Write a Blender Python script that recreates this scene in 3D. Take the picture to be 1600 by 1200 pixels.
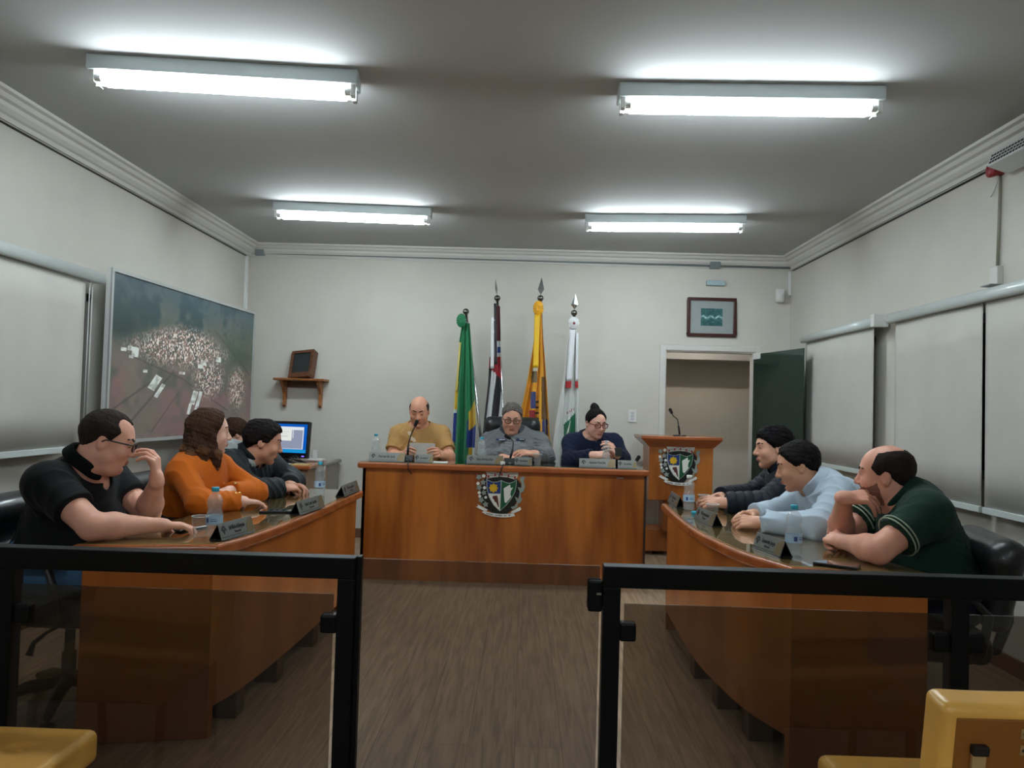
import bpy, bmesh, math, random
import numpy as np
from mathutils import Vector, Matrix
random.seed(7); rng = np.random.default_rng(7)
SC = bpy.context.scene
for _o in list(bpy.data.objects): bpy.data.objects.remove(_o, do_unlink=True)
COL = SC.collection
PI = math.pi

# ------------------------------------------------------------------ camera
FPX = 1202.0; CAMH = 1.30
_yc = np.array([19/FPX, -38/FPX, 1.0]); _yc /= np.linalg.norm(_yc)
_zc = np.array([0.028, 1.0, 0.0]); _zc -= _zc.dot(_yc)*_yc; _zc /= np.linalg.norm(_zc)
_xc = np.cross(_yc, _zc)
if _xc[0] < 0: _xc = -_xc
CM = np.array([_xc, _yc, _zc]); CO = np.array([0, 0, CAMH])
def ray(px, py): return CM @ np.array([(px-800)/FPX, (600-py)/FPX, 1.0])
def P(px, py, Y):
    r = ray(px, py); return CO + r*(Y/r[1])
def PZ(px, py, z):
    r = ray(px, py); return CO + r*((z-CAMH)/r[2])
def PX(px, py, x):
    r = ray(px, py); return CO + r*(x/r[0])
cam_d = bpy.data.cameras.new('camera'); cam = bpy.data.objects.new('camera', cam_d); COL.objects.link(cam)
cam_d.sensor_width = 36; cam_d.lens = FPX/1600*36; cam_d.clip_start = 0.05
_m = Matrix([[CM[i][0], CM[i][1], -CM[i][2], CO[i]] for i in range(3)] + [[0, 0, 0, 1]])
cam.matrix_world = _m
SC.camera = cam

# ------------------------------------------------------------------ world, exposure
w = bpy.data.worlds.new('world'); SC.world = w; w.use_nodes = True
w.node_tree.nodes['Background'].inputs[0].default_value = (0.02, 0.025, 0.04, 1)
w.node_tree.nodes['Background'].inputs[1].default_value = 0.2
SC.view_settings.view_transform = 'Standard'; SC.view_settings.look = 'None'
SC.view_settings.gamma = 1.0; SC.view_settings.use_curve_mapping = False
SC.view_settings.exposure = 1.14
TUBE = 30.0            # emission strength of the fluorescent tubes (a lamp's light is made in its builder)
SC.cycles.max_bounces = 12; SC.cycles.transparent_max_bounces = 24

# ------------------------------------------------------------------ materials
def lin(c): return tuple(((v/255)/12.92 if v/255 <= .04045 else ((v/255+.055)/1.055)**2.4) for v in c[:3]) + (1,)
MATS = {}
def mat(name, rgb, rough=.5, metal=0., coat=0., var=0., vs=8., bump=0., bs=60., sheen=0., emit=None, es=0., stretch=(1,1,1), rgb2=None, sss=0., spec=.5):
    if name in MATS: return MATS[name]
    m = bpy.data.materials.new(name); m.use_nodes = True; nt = m.node_tree; N = nt.nodes; L = nt.links
    b = N['Principled BSDF']; b.inputs['Base Color'].default_value = lin(rgb)
    b.inputs['Roughness'].default_value = rough; b.inputs['Metallic'].default_value = metal
    b.inputs['Coat Weight'].default_value = coat; b.inputs['Coat Roughness'].default_value = .04
    b.inputs['Sheen Weight'].default_value = sheen; b.inputs['Specular IOR Level'].default_value = spec
    if sss: b.inputs['Subsurface Weight'].default_value = sss; b.inputs['Subsurface Radius'].default_value = (.012, .005, .003)
    if emit: b.inputs['Emission Color'].default_value = lin(emit); b.inputs['Emission Strength'].default_value = es
    if var or bump:
        tc = N.new('ShaderNodeTexCoord'); mp = N.new('ShaderNodeMapping'); L.new(tc.outputs['Object'], mp.inputs[0]); mp.inputs['Scale'].default_value = stretch
    if var:
        n = N.new('ShaderNodeTexNoise'); n.inputs['Scale'].default_value = vs; n.inputs['Detail'].default_value = 4; L.new(mp.outputs[0], n.inputs[0])
        r = N.new('ShaderNodeValToRGB'); L.new(n.outputs[0], r.inputs[0])
        c = lin(rgb); d = lin(rgb2) if rgb2 else tuple(x*(1-var) for x in c[:3])+(1,)
        e = c if rgb2 else tuple(min(1, x*(1+var*.5)) for x in c[:3])+(1,)
        r.color_ramp.elements[0].position = .3; r.color_ramp.elements[1].position = .7
        r.color_ramp.elements[0].color = d; r.color_ramp.elements[1].color = e; L.new(r.outputs[0], b.inputs['Base Color'])
    if bump:
        n2 = N.new('ShaderNodeTexNoise'); n2.inputs['Scale'].default_value = bs; n2.inputs['Detail'].default_value = 3; L.new(mp.outputs[0], n2.inputs[0])
        bp = N.new('ShaderNodeBump'); bp.inputs['Strength'].default_value = bump; bp.inputs['Distance'].default_value = .01; L.new(n2.outputs[0], bp.inputs['Height']); L.new(bp.outputs[0], b.inputs['Normal'])
    MATS[name] = m; return m
def wood(name, dark, light, scale=(6, 6, .6), rough=.35, coat=0., wav=2.2, dist=5.0):
    if name in MATS: return MATS[name]
    m = bpy.data.materials.new(name); m.use_nodes = True; nt = m.node_tree; N = nt.nodes; L = nt.links; b = N['Principled BSDF']
    tc = N.new('ShaderNodeTexCoord'); mp = N.new('ShaderNodeMapping'); L.new(tc.outputs['Object'], mp.inputs[0]); mp.inputs['Scale'].default_value = scale
    wv = N.new('ShaderNodeTexWave'); wv.wave_type = 'RINGS'; wv.inputs['Scale'].default_value = wav; wv.inputs['Distortion'].default_value = dist; wv.inputs['Detail'].default_value = 3; wv.inputs['Detail Scale'].default_value = .8
    L.new(mp.outputs[0], wv.inputs[0])
    n = N.new('ShaderNodeTexNoise'); n.inputs['Scale'].default_value = 9; n.inputs['Detail'].default_value = 6; L.new(mp.outputs[0], n.inputs[0])
    mx = N.new('ShaderNodeMath'); mx.operation = 'MULTIPLY_ADD'; L.new(wv.outputs['Fac'], mx.inputs[0]); mx.inputs[1].default_value = .45; 
    m2 = N.new('ShaderNodeMath'); m2.operation = 'MULTIPLY'; L.new(n.outputs[0], m2.inputs[0]); m2.inputs[1].default_value = .6; L.new(m2.outputs[0], mx.inputs[2])
    r = N.new('ShaderNodeValToRGB'); L.new(mx.outputs[0], r.inputs[0]); r.color_ramp.elements[0].position = .2; r.color_ramp.elements[1].position = .8
    r.color_ramp.elements[0].color = lin(dark); r.color_ramp.elements[1].color = lin(light)
    L.new(r.outputs[0], b.inputs['Base Color']); b.inputs['Roughness'].default_value = rough; b.inputs['Coat Weight'].default_value = coat; b.inputs['Coat Roughness'].default_value = .03
    MATS[name] = m; return m
def glassy(name, rgb, gloss=1.0, rough=.02, ior=1.45, diff=0., drgb=(255, 255, 255)):
    """thin clear sheet: tinted transparency plus a fresnel reflection (and a little haze)"""
    if name in MATS: return MATS[name]
    m = bpy.data.materials.new(name); m.use_nodes = True; nt = m.node_tree; N = nt.nodes; L = nt.links; N.remove(N['Principled BSDF'])
    t = N.new('ShaderNodeBsdfTransparent'); t.inputs[0].default_value = lin(rgb)
    g = N.new('ShaderNodeBsdfGlossy'); g.inputs['Roughness'].default_value = rough
    fr = N.new('ShaderNodeFresnel'); fr.inputs[0].default_value = ior
    mm = N.new('ShaderNodeMath'); mm.operation = 'MULTIPLY'; L.new(fr.outputs[0], mm.inputs[0]); mm.use_clamp = True
    ge = N.new('ShaderNodeNewGeometry'); bk = N.new('ShaderNodeMath'); bk.operation = 'MULTIPLY_ADD'; L.new(ge.outputs['Backfacing'], bk.inputs[0]); bk.inputs[1].default_value = -gloss; bk.inputs[2].default_value = gloss; L.new(bk.outputs[0], mm.inputs[1])
    mx = N.new('ShaderNodeMixShader'); L.new(mm.outputs[0], mx.inputs[0]); L.new(g.outputs[0], mx.inputs[2])
    if diff:
        d = N.new('ShaderNodeBsdfDiffuse'); d.inputs[0].default_value = lin(drgb); m3 = N.new('ShaderNodeMixShader'); m3.inputs[0].default_value = diff
        L.new(t.outputs[0], m3.inputs[1]); L.new(d.outputs[0], m3.inputs[2]); L.new(m3.outputs[0], mx.inputs[1])
    else: L.new(t.outputs[0], mx.inputs[1])
    L.new(mx.outputs[0], N['Material Output'].inputs[0]); MATS[name] = m; return m
def emitter(name, rgb, strength):
    if name in MATS: return MATS[name]
    m = bpy.data.materials.new(name); m.use_nodes = True; nt = m.node_tree; N = nt.nodes; N.remove(N['Principled BSDF'])
    e = N.new('ShaderNodeEmission'); e.inputs[0].default_value = lin(rgb); e.inputs[1].default_value = strength
    nt.links.new(e.outputs[0], N['Material Output'].inputs[0]); MATS[name] = m; return m
def colattr(name, rough=.5, coat=0., emis=0.):
    if name in MATS: return MATS[name]
    m = bpy.data.materials.new(name); m.use_nodes = True; nt = m.node_tree; N = nt.nodes; b = N['Principled BSDF']
    a = N.new('ShaderNodeVertexColor'); a.layer_name = 'col'; nt.links.new(a.outputs[0], b.inputs['Base Color'])
    b.inputs['Roughness'].default_value = rough; b.inputs['Coat Weight'].default_value = coat
    if emis: nt.links.new(a.outputs[0], b.inputs['Emission Color']); b.inputs['Emission Strength'].default_value = emis
    MATS[name] = m; return m

# ------------------------------------------------------------------ mesh helpers
class MB:
    def __init__(s): s.v = []; s.f = []; s.m = []; s.sm = []
    def add(s, vs, fs, m=0, smooth=False):
        o = len(s.v); s.v += [tuple(float(c) for c in p) for p in vs]
        for f in fs: s.f.append(tuple(i+o for i in f)); s.m.append(m); s.sm.append(smooth)
        return s
    def box(s, lo, hi, m=0, R=None, c=None):
        x0, y0, z0 = lo; x1, y1, z1 = hi
        vs = [(x0,y0,z0),(x1,y0,z0),(x1,y1,z0),(x0,y1,z0),(x0,y0,z1),(x1,y0,z1),(x1,y1,z1),(x0,y1,z1)]
        if R is not None: vs = [tuple(R @ Vector(p) + Vector(c or (0,0,0))) for p in vs]
        return s.add(vs, [(0,3,2,1),(4,5,6,7),(0,1,5,4),(1,2,6,5),(2,3,7,6),(3,0,4,7)], m)
    def bx(s, o, ux, uy, uz, a, b, m=0):
        """box spanning a..b in the frame (o; ux, uy, uz)"""
        o, ux, uy, uz = (np.array(q, float) for q in (o, ux, uy, uz)); vs = []
        for k in (a[2], b[2]):
            for (i, j) in ((a[0],a[1]),(b[0],a[1]),(b[0],b[1]),(a[0],b[1])): vs.append(o+ux*i+uy*j+uz*k)
        return s.add(vs, [(0,3,2,1),(4,5,6,7),(0,1,5,4),(1,2,6,5),(2,3,7,6),(3,0,4,7)], m)
    def prism(s, poly, o, ux, uy, un, h0, h1, m=0, smooth=False):
        o, ux, uy, un = (np.array(q, float) for q in (o, ux, uy, un)); n = len(poly)
        vs = [o+ux*p[0]+uy*p[1]+un*h0 for p in poly]+[o+ux*p[0]+uy*p[1]+un*h1 for p in poly]
        return s.add(vs, [tuple(range(n))[::-1], tuple(range(n, 2*n))]+[(i, (i+1) % n, n+(i+1) % n, n+i) for i in range(n)], m, smooth)
    def tube(s, pts, r, seg=10, m=0, caps=True, closed=False):
        pts = [np.array(p, float) for p in pts]; n = len(pts); rs = r if hasattr(r, '__len__') else [r]*n
        rings = []; prev = None
        for i, p in enumerate(pts):
            a = pts[(i-1) % n] if (closed or i > 0) else p; b = pts[(i+1) % n] if (closed or i < n-1) else p
            t = b-a; t = t/(np.linalg.norm(t)+1e-12)
            if prev is None:
                u = np.cross(t, (0, 0, 1)) if abs(t[2]) < .9 else np.cross(t, (1, 0, 0))
            else: u = prev-t*prev.dot(t)
            u = u/np.linalg.norm(u); prev = u; v = np.cross(t, u)
            rings.append([p+rs[i]*(math.cos(2*PI*k/seg)*u+math.sin(2*PI*k/seg)*v) for k in range(seg)])
        vs = [q for rg in rings for q in rg]; fs = []
        for i in range(n if closed else n-1):
            j = (i+1) % n
            for k in range(seg): fs.append((i*seg+k, i*seg+(k+1) % seg, j*seg+(k+1) % seg, j*seg+k))
        s.add(vs, fs, m, True)
        if caps and not closed: s.add(rings[0], [tuple(range(seg))[::-1]], m); s.add(rings[-1], [tuple(range(seg))], m)
        return s
    def lathe(s, prof, o=(0, 0, 0), seg=24, m=0, ax=None, caps=False):
        o = np.array(o, float)
        if ax is None: U, V, W = np.eye(3)
        else:
            W = np.array(ax, float); W /= np.linalg.norm(W); U = np.cross(W, (0, 0, 1) if abs(W[2]) < .9 else (1, 0, 0)); U /= np.linalg.norm(U); V = np.cross(W, U)
        vs = []
        for (r, z) in prof:
            for k in range(seg): a = 2*PI*k/seg; vs.append(o+W*z+r*(math.cos(a)*U+math.sin(a)*V))
        fs = [(i*seg+k, i*seg+(k+1) % seg, (i+1)*seg+(k+1) % seg, (i+1)*seg+k) for i in range(len(prof)-1) for k in range(seg)]
        s.add(vs, fs, m, True)
        if caps:
            s.add(vs[:seg], [tuple(range(seg))[::-1]], m); s.add(vs[-seg:], [tuple(range(seg))], m)
        return s
    def sheet(s, G, m=0, smooth=True, mf=None):
        """G: array (nu, nv, 3)"""
        nu, nv = G.shape[:2]; o = len(s.v); s.v += [tuple(p) for p in G.reshape(-1, 3)]
        for i in range(nu-1):
            for j in range(nv-1):
                s.f.append((o+i*nv+j, o+(i+1)*nv+j, o+(i+1)*nv+j+1, o+i*nv+j+1)); s.m.append(mf(i, j) if mf else m); s.sm.append(smooth)
        return s
def place(o, parent, loc):
    COL.objects.link(o)
    if parent is not None: o.parent = parent
    o.location = loc
def obj(name, mb, mats, parent=None, loc=(0, 0, 0), org=None, bevel=0., seg=2, sub=0, solid=0., angle=35):
    """link the collected shape as ONE mesh object; org = world point that becomes the object's origin"""
    me = bpy.data.meshes.new(name); vs = mb.v
    if org is not None: vs = [(p[0]-org[0], p[1]-org[1], p[2]-org[2]) for p in vs]
    me.from_pydata(vs, [], mb.f)
    for m in (mats if isinstance(mats, (list, tuple)) else [mats]): me.materials.append(m)
    me.polygons.foreach_set('material_index', mb.m); me.polygons.foreach_set('use_smooth', mb.sm); me.update()
    bm = bmesh.new(); bm.from_mesh(me); bmesh.ops.remove_doubles(bm, verts=bm.verts, dist=1e-6)
    if not solid: bmesh.ops.recalc_face_normals(bm, faces=bm.faces)
    bm.to_mesh(me); bm.free()
    o = bpy.data.objects.new(name, me)
    place(o, parent, loc if (org is None or parent is not None) else tuple(org))
    if solid:
        md = o.modifiers.new('thick', 'SOLIDIFY'); md.thickness = solid; md.offset = 0
    if bevel:
        md = o.modifiers.new('bevel', 'BEVEL'); md.width = bevel; md.segments = seg; md.limit_method = 'ANGLE'; md.angle_limit = math.radians(angle); md.harden_normals = False
    if sub:
        md = o.modifiers.new('sub', 'SUBSURF'); md.levels = sub; md.render_levels = sub
    return o
def tag(o, label=None, cat=None, group=None, kind=None):
    if label: o['label'] = label
    if cat: o['category'] = cat
    if group: o['group'] = group
    if kind: o['kind'] = kind
    return o
def thing(name, label, cat, loc=(0, 0, 0), rz=0., group=None):
    o = bpy.data.objects.new(name, None); COL.objects.link(o); o.empty_display_size = .1
    o.location = tuple(float(c) for c in loc); o.rotation_euler = (0, 0, rz); return tag(o, label, cat, group)
def struct(name, mb, mats, **k):
    o = obj(name, mb, mats, **k)
    if k.get('parent') is None: o['kind'] = 'structure'
    return o
def dup(root, loc, rz, label, group=None):
    r = root.copy(); COL.objects.link(r); r.location = tuple(float(c) for c in loc); r.rotation_euler = (0, 0, rz); r['label'] = label
    if group: r['group'] = group
    for ch in list(root.children):
        c = ch.copy(); COL.objects.link(c); c.parent = r
        for g in list(ch.children):
            d = g.copy(); COL.objects.link(d); d.parent = c
    return r
def text_mesh(txt, size, o, ux, uy, un, off, m, name, parent, org, width=None, align='CENTER'):
    """lettering: a font curve turned into a mesh, laid in the frame (o; ux, uy) at height off along un"""
    cu = bpy.data.curves.new('letters', 'FONT'); cu.body = txt; cu.size = size; cu.align_x = align; cu.align_y = 'CENTER'; cu.extrude = .0004; cu.resolution_u = 2; cu.offset = size*.03
    to = bpy.data.objects.new('letters', cu); COL.objects.link(to)
    dg = bpy.context.evaluated_depsgraph_get(); me = bpy.data.meshes.new_from_object(to.evaluated_get(dg)); bpy.data.objects.remove(to, do_unlink=True)
    o, ux, uy, un = (np.array(q, float) for q in (o, ux, uy, un)); org = np.array(org, float)
    xs = [v.co.x for v in me.vertices]; sx = 1.
    if width and xs: sx = width/(max(xs)-min(xs))
    for v in me.vertices:
        p = o+ux*v.co.x*sx+uy*v.co.y+un*(v.co.z+off)-org; v.co = p
    me.materials.clear(); me.materials.append(m)
    ob = bpy.data.objects.new(name, me); place(ob, parent, (0, 0, 0)); return ob
def unit(v): v = np.array(v, float); return v/np.linalg.norm(v)

# ------------------------------------------------------------------ signed-distance modeller (surface nets)
class SDF:
    def __init__(s, lo, hi, res):
        s.lo = np.array(lo, float); s.res = res; s.n = np.ceil((np.array(hi)-s.lo)/res).astype(int)+1
        s.ax = [(s.lo[i]+res*np.arange(s.n[i])).astype(np.float32) for i in range(3)]
        s.d = np.full(tuple(s.n), 1., np.float32); s.mt = np.zeros(tuple(s.n), np.int8)
    def put(s, fn, lo, hi, k=0., m=0, op='u'):
        pad = k+2.5*s.res
        a = np.clip(np.floor((np.array(lo)-pad-s.lo)/s.res).astype(int), 0, s.n-1); b = np.clip(np.ceil((np.array(hi)+pad-s.lo)/s.res).astype(int)+1, 1, s.n)
        if np.any(b <= a): return s
        sl = tuple(slice(a[i], b[i]) for i in range(3))
        X = s.ax[0][sl[0]][:, None, None]; Y = s.ax[1][sl[1]][None, :, None]; Z = s.ax[2][sl[2]][None, None, :]
        d = np.broadcast_to(fn(X, Y, Z), tuple(b-a)).astype(np.float32); A = s.d[sl]
        if op == 'u':
            s.mt[sl] = np.where(d < A, m, s.mt[sl])
            if k > 0:
                h = np.clip(.5+.5*(A-d)/k, 0, 1); s.d[sl] = A*(1-h)+d*h-k*h*(1-h)
            else: s.d[sl] = np.minimum(A, d)
        elif op == 's':
            if k > 0:
                h = np.clip(.5-.5*(A+d)/k, 0, 1); s.d[sl] = A*(1-h)-d*h+k*h*(1-h)
            else: s.d[sl] = np.maximum(A, -d)
        elif op == 'paint': s.mt[sl] = np.where(d < 0, m, s.mt[sl])
        return s
    def cone(s, a, b, ra, rb=None, k=0., m=0, op='u', cut=None):
        rb = ra if rb is None else rb; a = np.array(a, float); b = np.array(b, float); ba = b-a; L = ba.dot(ba)+1e-12
        def fn(X, Y, Z):
            x = X-a[0]; y = Y-a[1]; z = Z-a[2]; t = np.clip((x*ba[0]+y*ba[1]+z*ba[2])/L, 0, 1)
            d = np.sqrt((x-t*ba[0])**2+(y-t*ba[1])**2+(z-t*ba[2])**2)-(ra+(rb-ra)*t)
            if cut is not None: d = np.maximum(d, (X-b[0])*cut[0]+(Y-b[1])*cut[1]+(Z-b[2])*cut[2])
            return d
        r = max(ra, rb); return s.put(fn, np.minimum(a, b)-r, np.maximum(a, b)+r, k, m, op)
    def ell(s, c, rad, R=None, k=0., m=0, op='u'):
        c = np.array(c, float); R = np.eye(3) if R is None else np.array(R, float); rad = np.array(rad, float)
        def fn(X, Y, Z):
            x = X-c[0]; y = Y-c[1]; z = Z-c[2]
            u = [x*R[0, i]+y*R[1, i]+z*R[2, i] for i in range(3)]
            k0 = np.sqrt(sum((u[i]/rad[i])**2 for i in range(3))); k1 = np.sqrt(sum((u[i]/rad[i]**2)**2 for i in range(3)))+1e-9
            return k0*(k0-1)/k1
        e = np.sqrt((R**2) @ (rad**2)); return s.put(fn, c-e, c+e, k, m, op)
    def rbox(s, c, half, r, R=None, k=0., m=0, op='u'):
        c = np.array(c, float); R = np.eye(3) if R is None else np.array(R, float); half = np.array(half, float)
        def fn(X, Y, Z):
            x = X-c[0]; y = Y-c[1]; z = Z-c[2]
            q = [np.abs(x*R[0, i]+y*R[1, i]+z*R[2, i])-(half[i]-r) for i in range(3)]
            return np.sqrt(sum(np.maximum(t, 0)**2 for t in q))+np.minimum(np.maximum(np.maximum(q[0], q[1]), q[2]), 0)-r
        e = np.abs(R) @ half; return s.put(fn, c-e, c+e, k, m, op)
    def plane(s, p, n):
        """keep the side the normal points away from"""
        p = np.array(p, float); n = unit(n)
        d = (s.ax[0][:, None, None]-p[0])*n[0]+(s.ax[1][None, :, None]-p[1])*n[1]+(s.ax[2][None, None, :]-p[2])*n[2]
        s.d = np.maximum(s.d, d.astype(np.float32)); return s
    def noise(s, amp, freqs, seed=0, ridge=False):
        g = np.random.default_rng(seed); X = s.ax[0][:, None, None]; Y = s.ax[1][None, :, None]; Z = s.ax[2][None, None, :]
        band = np.abs(s.d) < .03; t = np.zeros(s.d.shape, np.float32)
        for f in freqs:
            w1 = g.normal(size=3)*f; w2 = g.normal(size=3)*f*.5; ph = g.uniform(0, 6, 2)
            q = np.sin(X*w1[0]+Y*w1[1]+Z*w1[2]+ph[0]+1.3*np.sin(X*w2[0]+Y*w2[1]+Z*w2[2]+ph[1])); mk = np.clip(.35+.9*np.sin(X*w2[1]*.6+Y*w2[2]*.6+Z*w2[0]*.6+ph[0]*2), 0, 1) if ridge else 1; t += mk*(2*np.sqrt(np.abs(q)+.02)-1.15) if ridge else q
        s.d = np.where(band, s.d+amp*t/len(freqs), s.d); return s
    def mesh(s, name, mats, org):
        d = s.d; ins = d < 0; n = s.n
        cnt = np.zeros(tuple(n-1), np.int8); off = [(i, j, k) for i in (0, 1) for j in (0, 1) for k in (0, 1)]
        for (i, j, k) in off: cnt += ins[i:n[0]-1+i, j:n[1]-1+j, k:n[2]-1+k]
        I = np.argwhere((cnt > 0) & (cnt < 8)); idx = np.full(tuple(n-1), -1, np.int32); idx[I[:, 0], I[:, 1], I[:, 2]] = np.arange(len(I))
        cv = {o: d[I[:, 0]+o[0], I[:, 1]+o[1], I[:, 2]+o[2]] for o in off}
        acc = np.zeros((len(I), 3)); c = np.zeros(len(I))
        for a in off:
            for ax in range(3):
                if a[ax]: continue
                b = list(a); b[ax] = 1; b = tuple(b); da, db = cv[a], cv[b]; x = (da < 0) != (db < 0)
                t = np.where(x, da/np.where(x, da-db, 1), 0); p = np.tile(np.array(a, float), (len(I), 1)); p[:, ax] = t
                acc += p*x[:, None]; c += x
        V = I+acc/c[:, None]; mi = np.clip(np.rint(V).astype(int), 0, n-1); vm = s.mt[mi[:, 0], mi[:, 1], mi[:, 2]]
        V = V*s.res+s.lo; Q = []
        for ax in range(3):
            u, v = (ax+1) % 3, (ax+2) % 3
            sa = [slice(None)]*3; sb = [slice(None)]*3; sa[ax] = slice(0, -1); sb[ax] = slice(1, None)
            x = ins[tuple(sa)] != ins[tuple(sb)]; E = np.argwhere(x)
            E = E[(E[:, u] > 0) & (E[:, v] > 0) & (E[:, u] < n[u]-1) & (E[:, v] < n[v]-1)]
            if not len(E): continue
            def ci(du, dv):
                q = E.copy(); q[:, u] -= du; q[:, v] -= dv; return idx[q[:, 0], q[:, 1], q[:, 2]]
            q = np.stack([ci(1, 1), ci(0, 1), ci(0, 0), ci(1, 0)], 1); fl = ~ins[E[:, 0], E[:, 1], E[:, 2]]
            q[fl] = q[fl][:, ::-1]; Q.append(q)
        Q = np.concatenate(Q); Q = Q[(Q >= 0).all(1)]
        me = bpy.data.meshes.new(name); me.vertices.add(len(V)); me.vertices.foreach_set('co', (V-np.array(org)).astype(np.float32).ravel())
        me.loops.add(4*len(Q)); me.loops.foreach_set('vertex_index', Q.astype(np.int32).ravel()); me.polygons.add(len(Q))
        me.polygons.foreach_set('loop_start', np.arange(0, 4*len(Q), 4, dtype=np.int32))
        for m in mats: me.materials.append(m)
        me.polygons.foreach_set('material_index', vm[Q[:, 0]].astype(np.int32)); me.polygons.foreach_set('use_smooth', np.ones(len(Q), bool))
        me.update(calc_edges=True); me.validate(); return me
    def obj(s, name, mats, parent=None, org=(0, 0, 0)):
        me = s.mesh(name, mats if isinstance(mats, (list, tuple)) else [mats], org); o = bpy.data.objects.new(name, me)
        place(o, parent, (0, 0, 0) if parent is not None else tuple(org)); return o
# ------------------------------------------------------------------ room shell
XL, XR, YB, YF, ZC = -2.74, 2.56, 7.5, -3.2, 2.84
M_wall = mat('wall_paint', (204, 201, 192), .75, var=.05, vs=2.2, bump=.08, bs=90)
M_ceil = mat('ceiling_paint', (182, 184, 184), .85, var=.03, vs=1.5)
M_corn = mat('plaster_cornice', (208, 207, 202), .6)
M_skirt = mat('skirting_wood', (120, 84, 62), .5, var=.2, vs=20)
M_dark = mat('near_black', (16, 17, 18), .45)
M_white = mat('white_plastic', (222, 224, 222), .35)
M_steel = mat('brushed_steel', (170, 172, 172), .28, metal=1.)
M_grey = mat('conduit_grey', (128, 138, 138), .4)
# vinyl plank floor: streaky grain running away from the viewer
def floor_material():
    m = bpy.data.materials.new('vinyl_planks'); m.use_nodes = True; N = m.node_tree.nodes; L = m.node_tree.links; b = N['Principled BSDF']
    tc = N.new('ShaderNodeTexCoord'); mp = N.new('ShaderNodeMapping'); mp.inputs['Rotation'].default_value = (0, 0, PI/2); L.new(tc.outputs['Object'], mp.inputs[0])
    br = N.new('ShaderNodeTexBrick'); L.new(mp.outputs[0], br.inputs[0]); br.inputs['Scale'].default_value = 1.; br.inputs['Brick Width'].default_value = 1.2; br.inputs['Row Height'].default_value = .18
    br.inputs['Mortar Size'].default_value = .0012; br.inputs['Color1'].default_value = lin((172, 148, 122)); br.inputs['Color2'].default_value = lin((162, 138, 114)); br.inputs['Mortar'].default_value = lin((112, 94, 76))
    m2 = N.new('ShaderNodeMapping'); m2.inputs['Scale'].default_value = (26, 1.6, 1); L.new(tc.outputs['Object'], m2.inputs[0])
    n = N.new('ShaderNodeTexNoise'); n.inputs['Scale'].default_value = 1.8; n.inputs['Detail'].default_value = 6; n.inputs['Distortion'].default_value = .8; L.new(m2.outputs[0], n.inputs[0])
    r = N.new('ShaderNodeValToRGB'); r.color_ramp.elements[0].position = .35; r.color_ramp.elements[1].position = .68; r.color_ramp.elements[0].color = (.62, .6, .58, 1); r.color_ramp.elements[1].color = (1.1, 1.1, 1.1, 1); L.new(n.outputs[0], r.inputs[0])
    mx = N.new('ShaderNodeMix'); mx.data_type = 'RGBA'; mx.blend_type = 'MULTIPLY'; mx.inputs[0].default_value = 1.
    L.new(br.outputs[0], mx.inputs[6]); L.new(r.outputs[0], mx.inputs[7]); L.new(mx.outputs[2], b.inputs['Base Color']); b.inputs['Roughness'].default_value = .42; b.inputs['Specular IOR Level'].default_value = .35
    return m
M_floor = floor_material()
struct('floor', MB().box((XL-.1, YF, -.06), (XR+.1, 9.4, 0)), M_floor)
struct('ceiling', MB().box((XL-.1, YF, ZC), (XR+.1, YB+.12, ZC+.08)), M_ceil)
DX0, DX1, DZ = 1.361, 2.225, 1.905
struct('wall_back', MB().box((XL-.1, YB, 0), (DX0, YB+.12, ZC)).box((DX1, YB, 0), (XR+.1, YB+.12, ZC)).box((DX0, YB, DZ), (DX1, YB+.12, ZC)), M_wall)
struct('wall_left', MB().box((XL-.1, YF, 0), (XL, YB, ZC)), M_wall)
struct('wall_right', MB().box((XR, YF, 0), (XR+.1, YB, ZC)), M_wall)
struct('wall_front', MB().box((XL-.1, YF-.1, 0), (XR+.1, YF, ZC)), M_wall)
# corridor seen through the open door
struct('wall_corridor', MB().box((.6, 9.3, 0), (3.3, 9.4, 2.7)).box((.5, YB+.12, 0), (.6, 9.3, 2.7)).box((3.3, YB+.12, 0), (3.4, 9.3, 2.7)), M_wall)
struct('ceiling_corridor', MB().box((.5, YB+.12, 2.45), (3.4, 9.4, 2.52)).box((.6, 8.9, 1.92), (3.3, 9.3, 2.45)), M_ceil)
# door lining and architrave
M_trim = mat('door_trim_paint', (206, 205, 200), .45)
f = MB(); tw = .055
for (a, b) in (((DX0-tw, YB-.018, 0), (DX0, YB, DZ+tw)), ((DX1, YB-.018, 0), (DX1+tw, YB, DZ+tw)), ((DX0, YB-.018, DZ), (DX1, YB, DZ+tw))): f.box(a, b)
for (a, b) in (((DX0, YB, 0), (DX0+.012, YB+.12, DZ)), ((DX1-.012, YB, 0), (DX1, YB+.12, DZ)), ((DX0, YB, DZ-.012), (DX1, YB+.12, DZ))): f.box(a, b)
struct('trim_1', f, M_trim, bevel=.004)
# open glass door leaf, swung into the room
hx, hy = DX1-.015, YB-.03; e = P(1253, 545, 6.66); d = unit([e[0]-hx, e[1]-hy, 0]); nrm = np.array([-d[1], d[0], 0])
M_gdoor = glassy('green_door_glass', (80, 104, 96), 1.3, .04, 1.5, .42, (62, 88, 80))
door = struct('door_1', MB().bx((hx, hy, 0), d, nrm, (0, 0, 1), (0, -.005, .02), (.86, .005, 1.885)), M_gdoor)
pf = MB().bx((hx, hy, 0), d, nrm, (0, 0, 1), (-.005, -.014, 1.835), (.13, .014, 1.893)); obj('pivot_fitting', pf, M_white, parent=door, bevel=.004)
obj('pivot_fitting', MB().bx((hx, hy, 0), d, nrm, (0, 0, 1), (-.005, -.014, .012), (.13, .014, .06)), M_steel, parent=door, bevel=.004)
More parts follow.
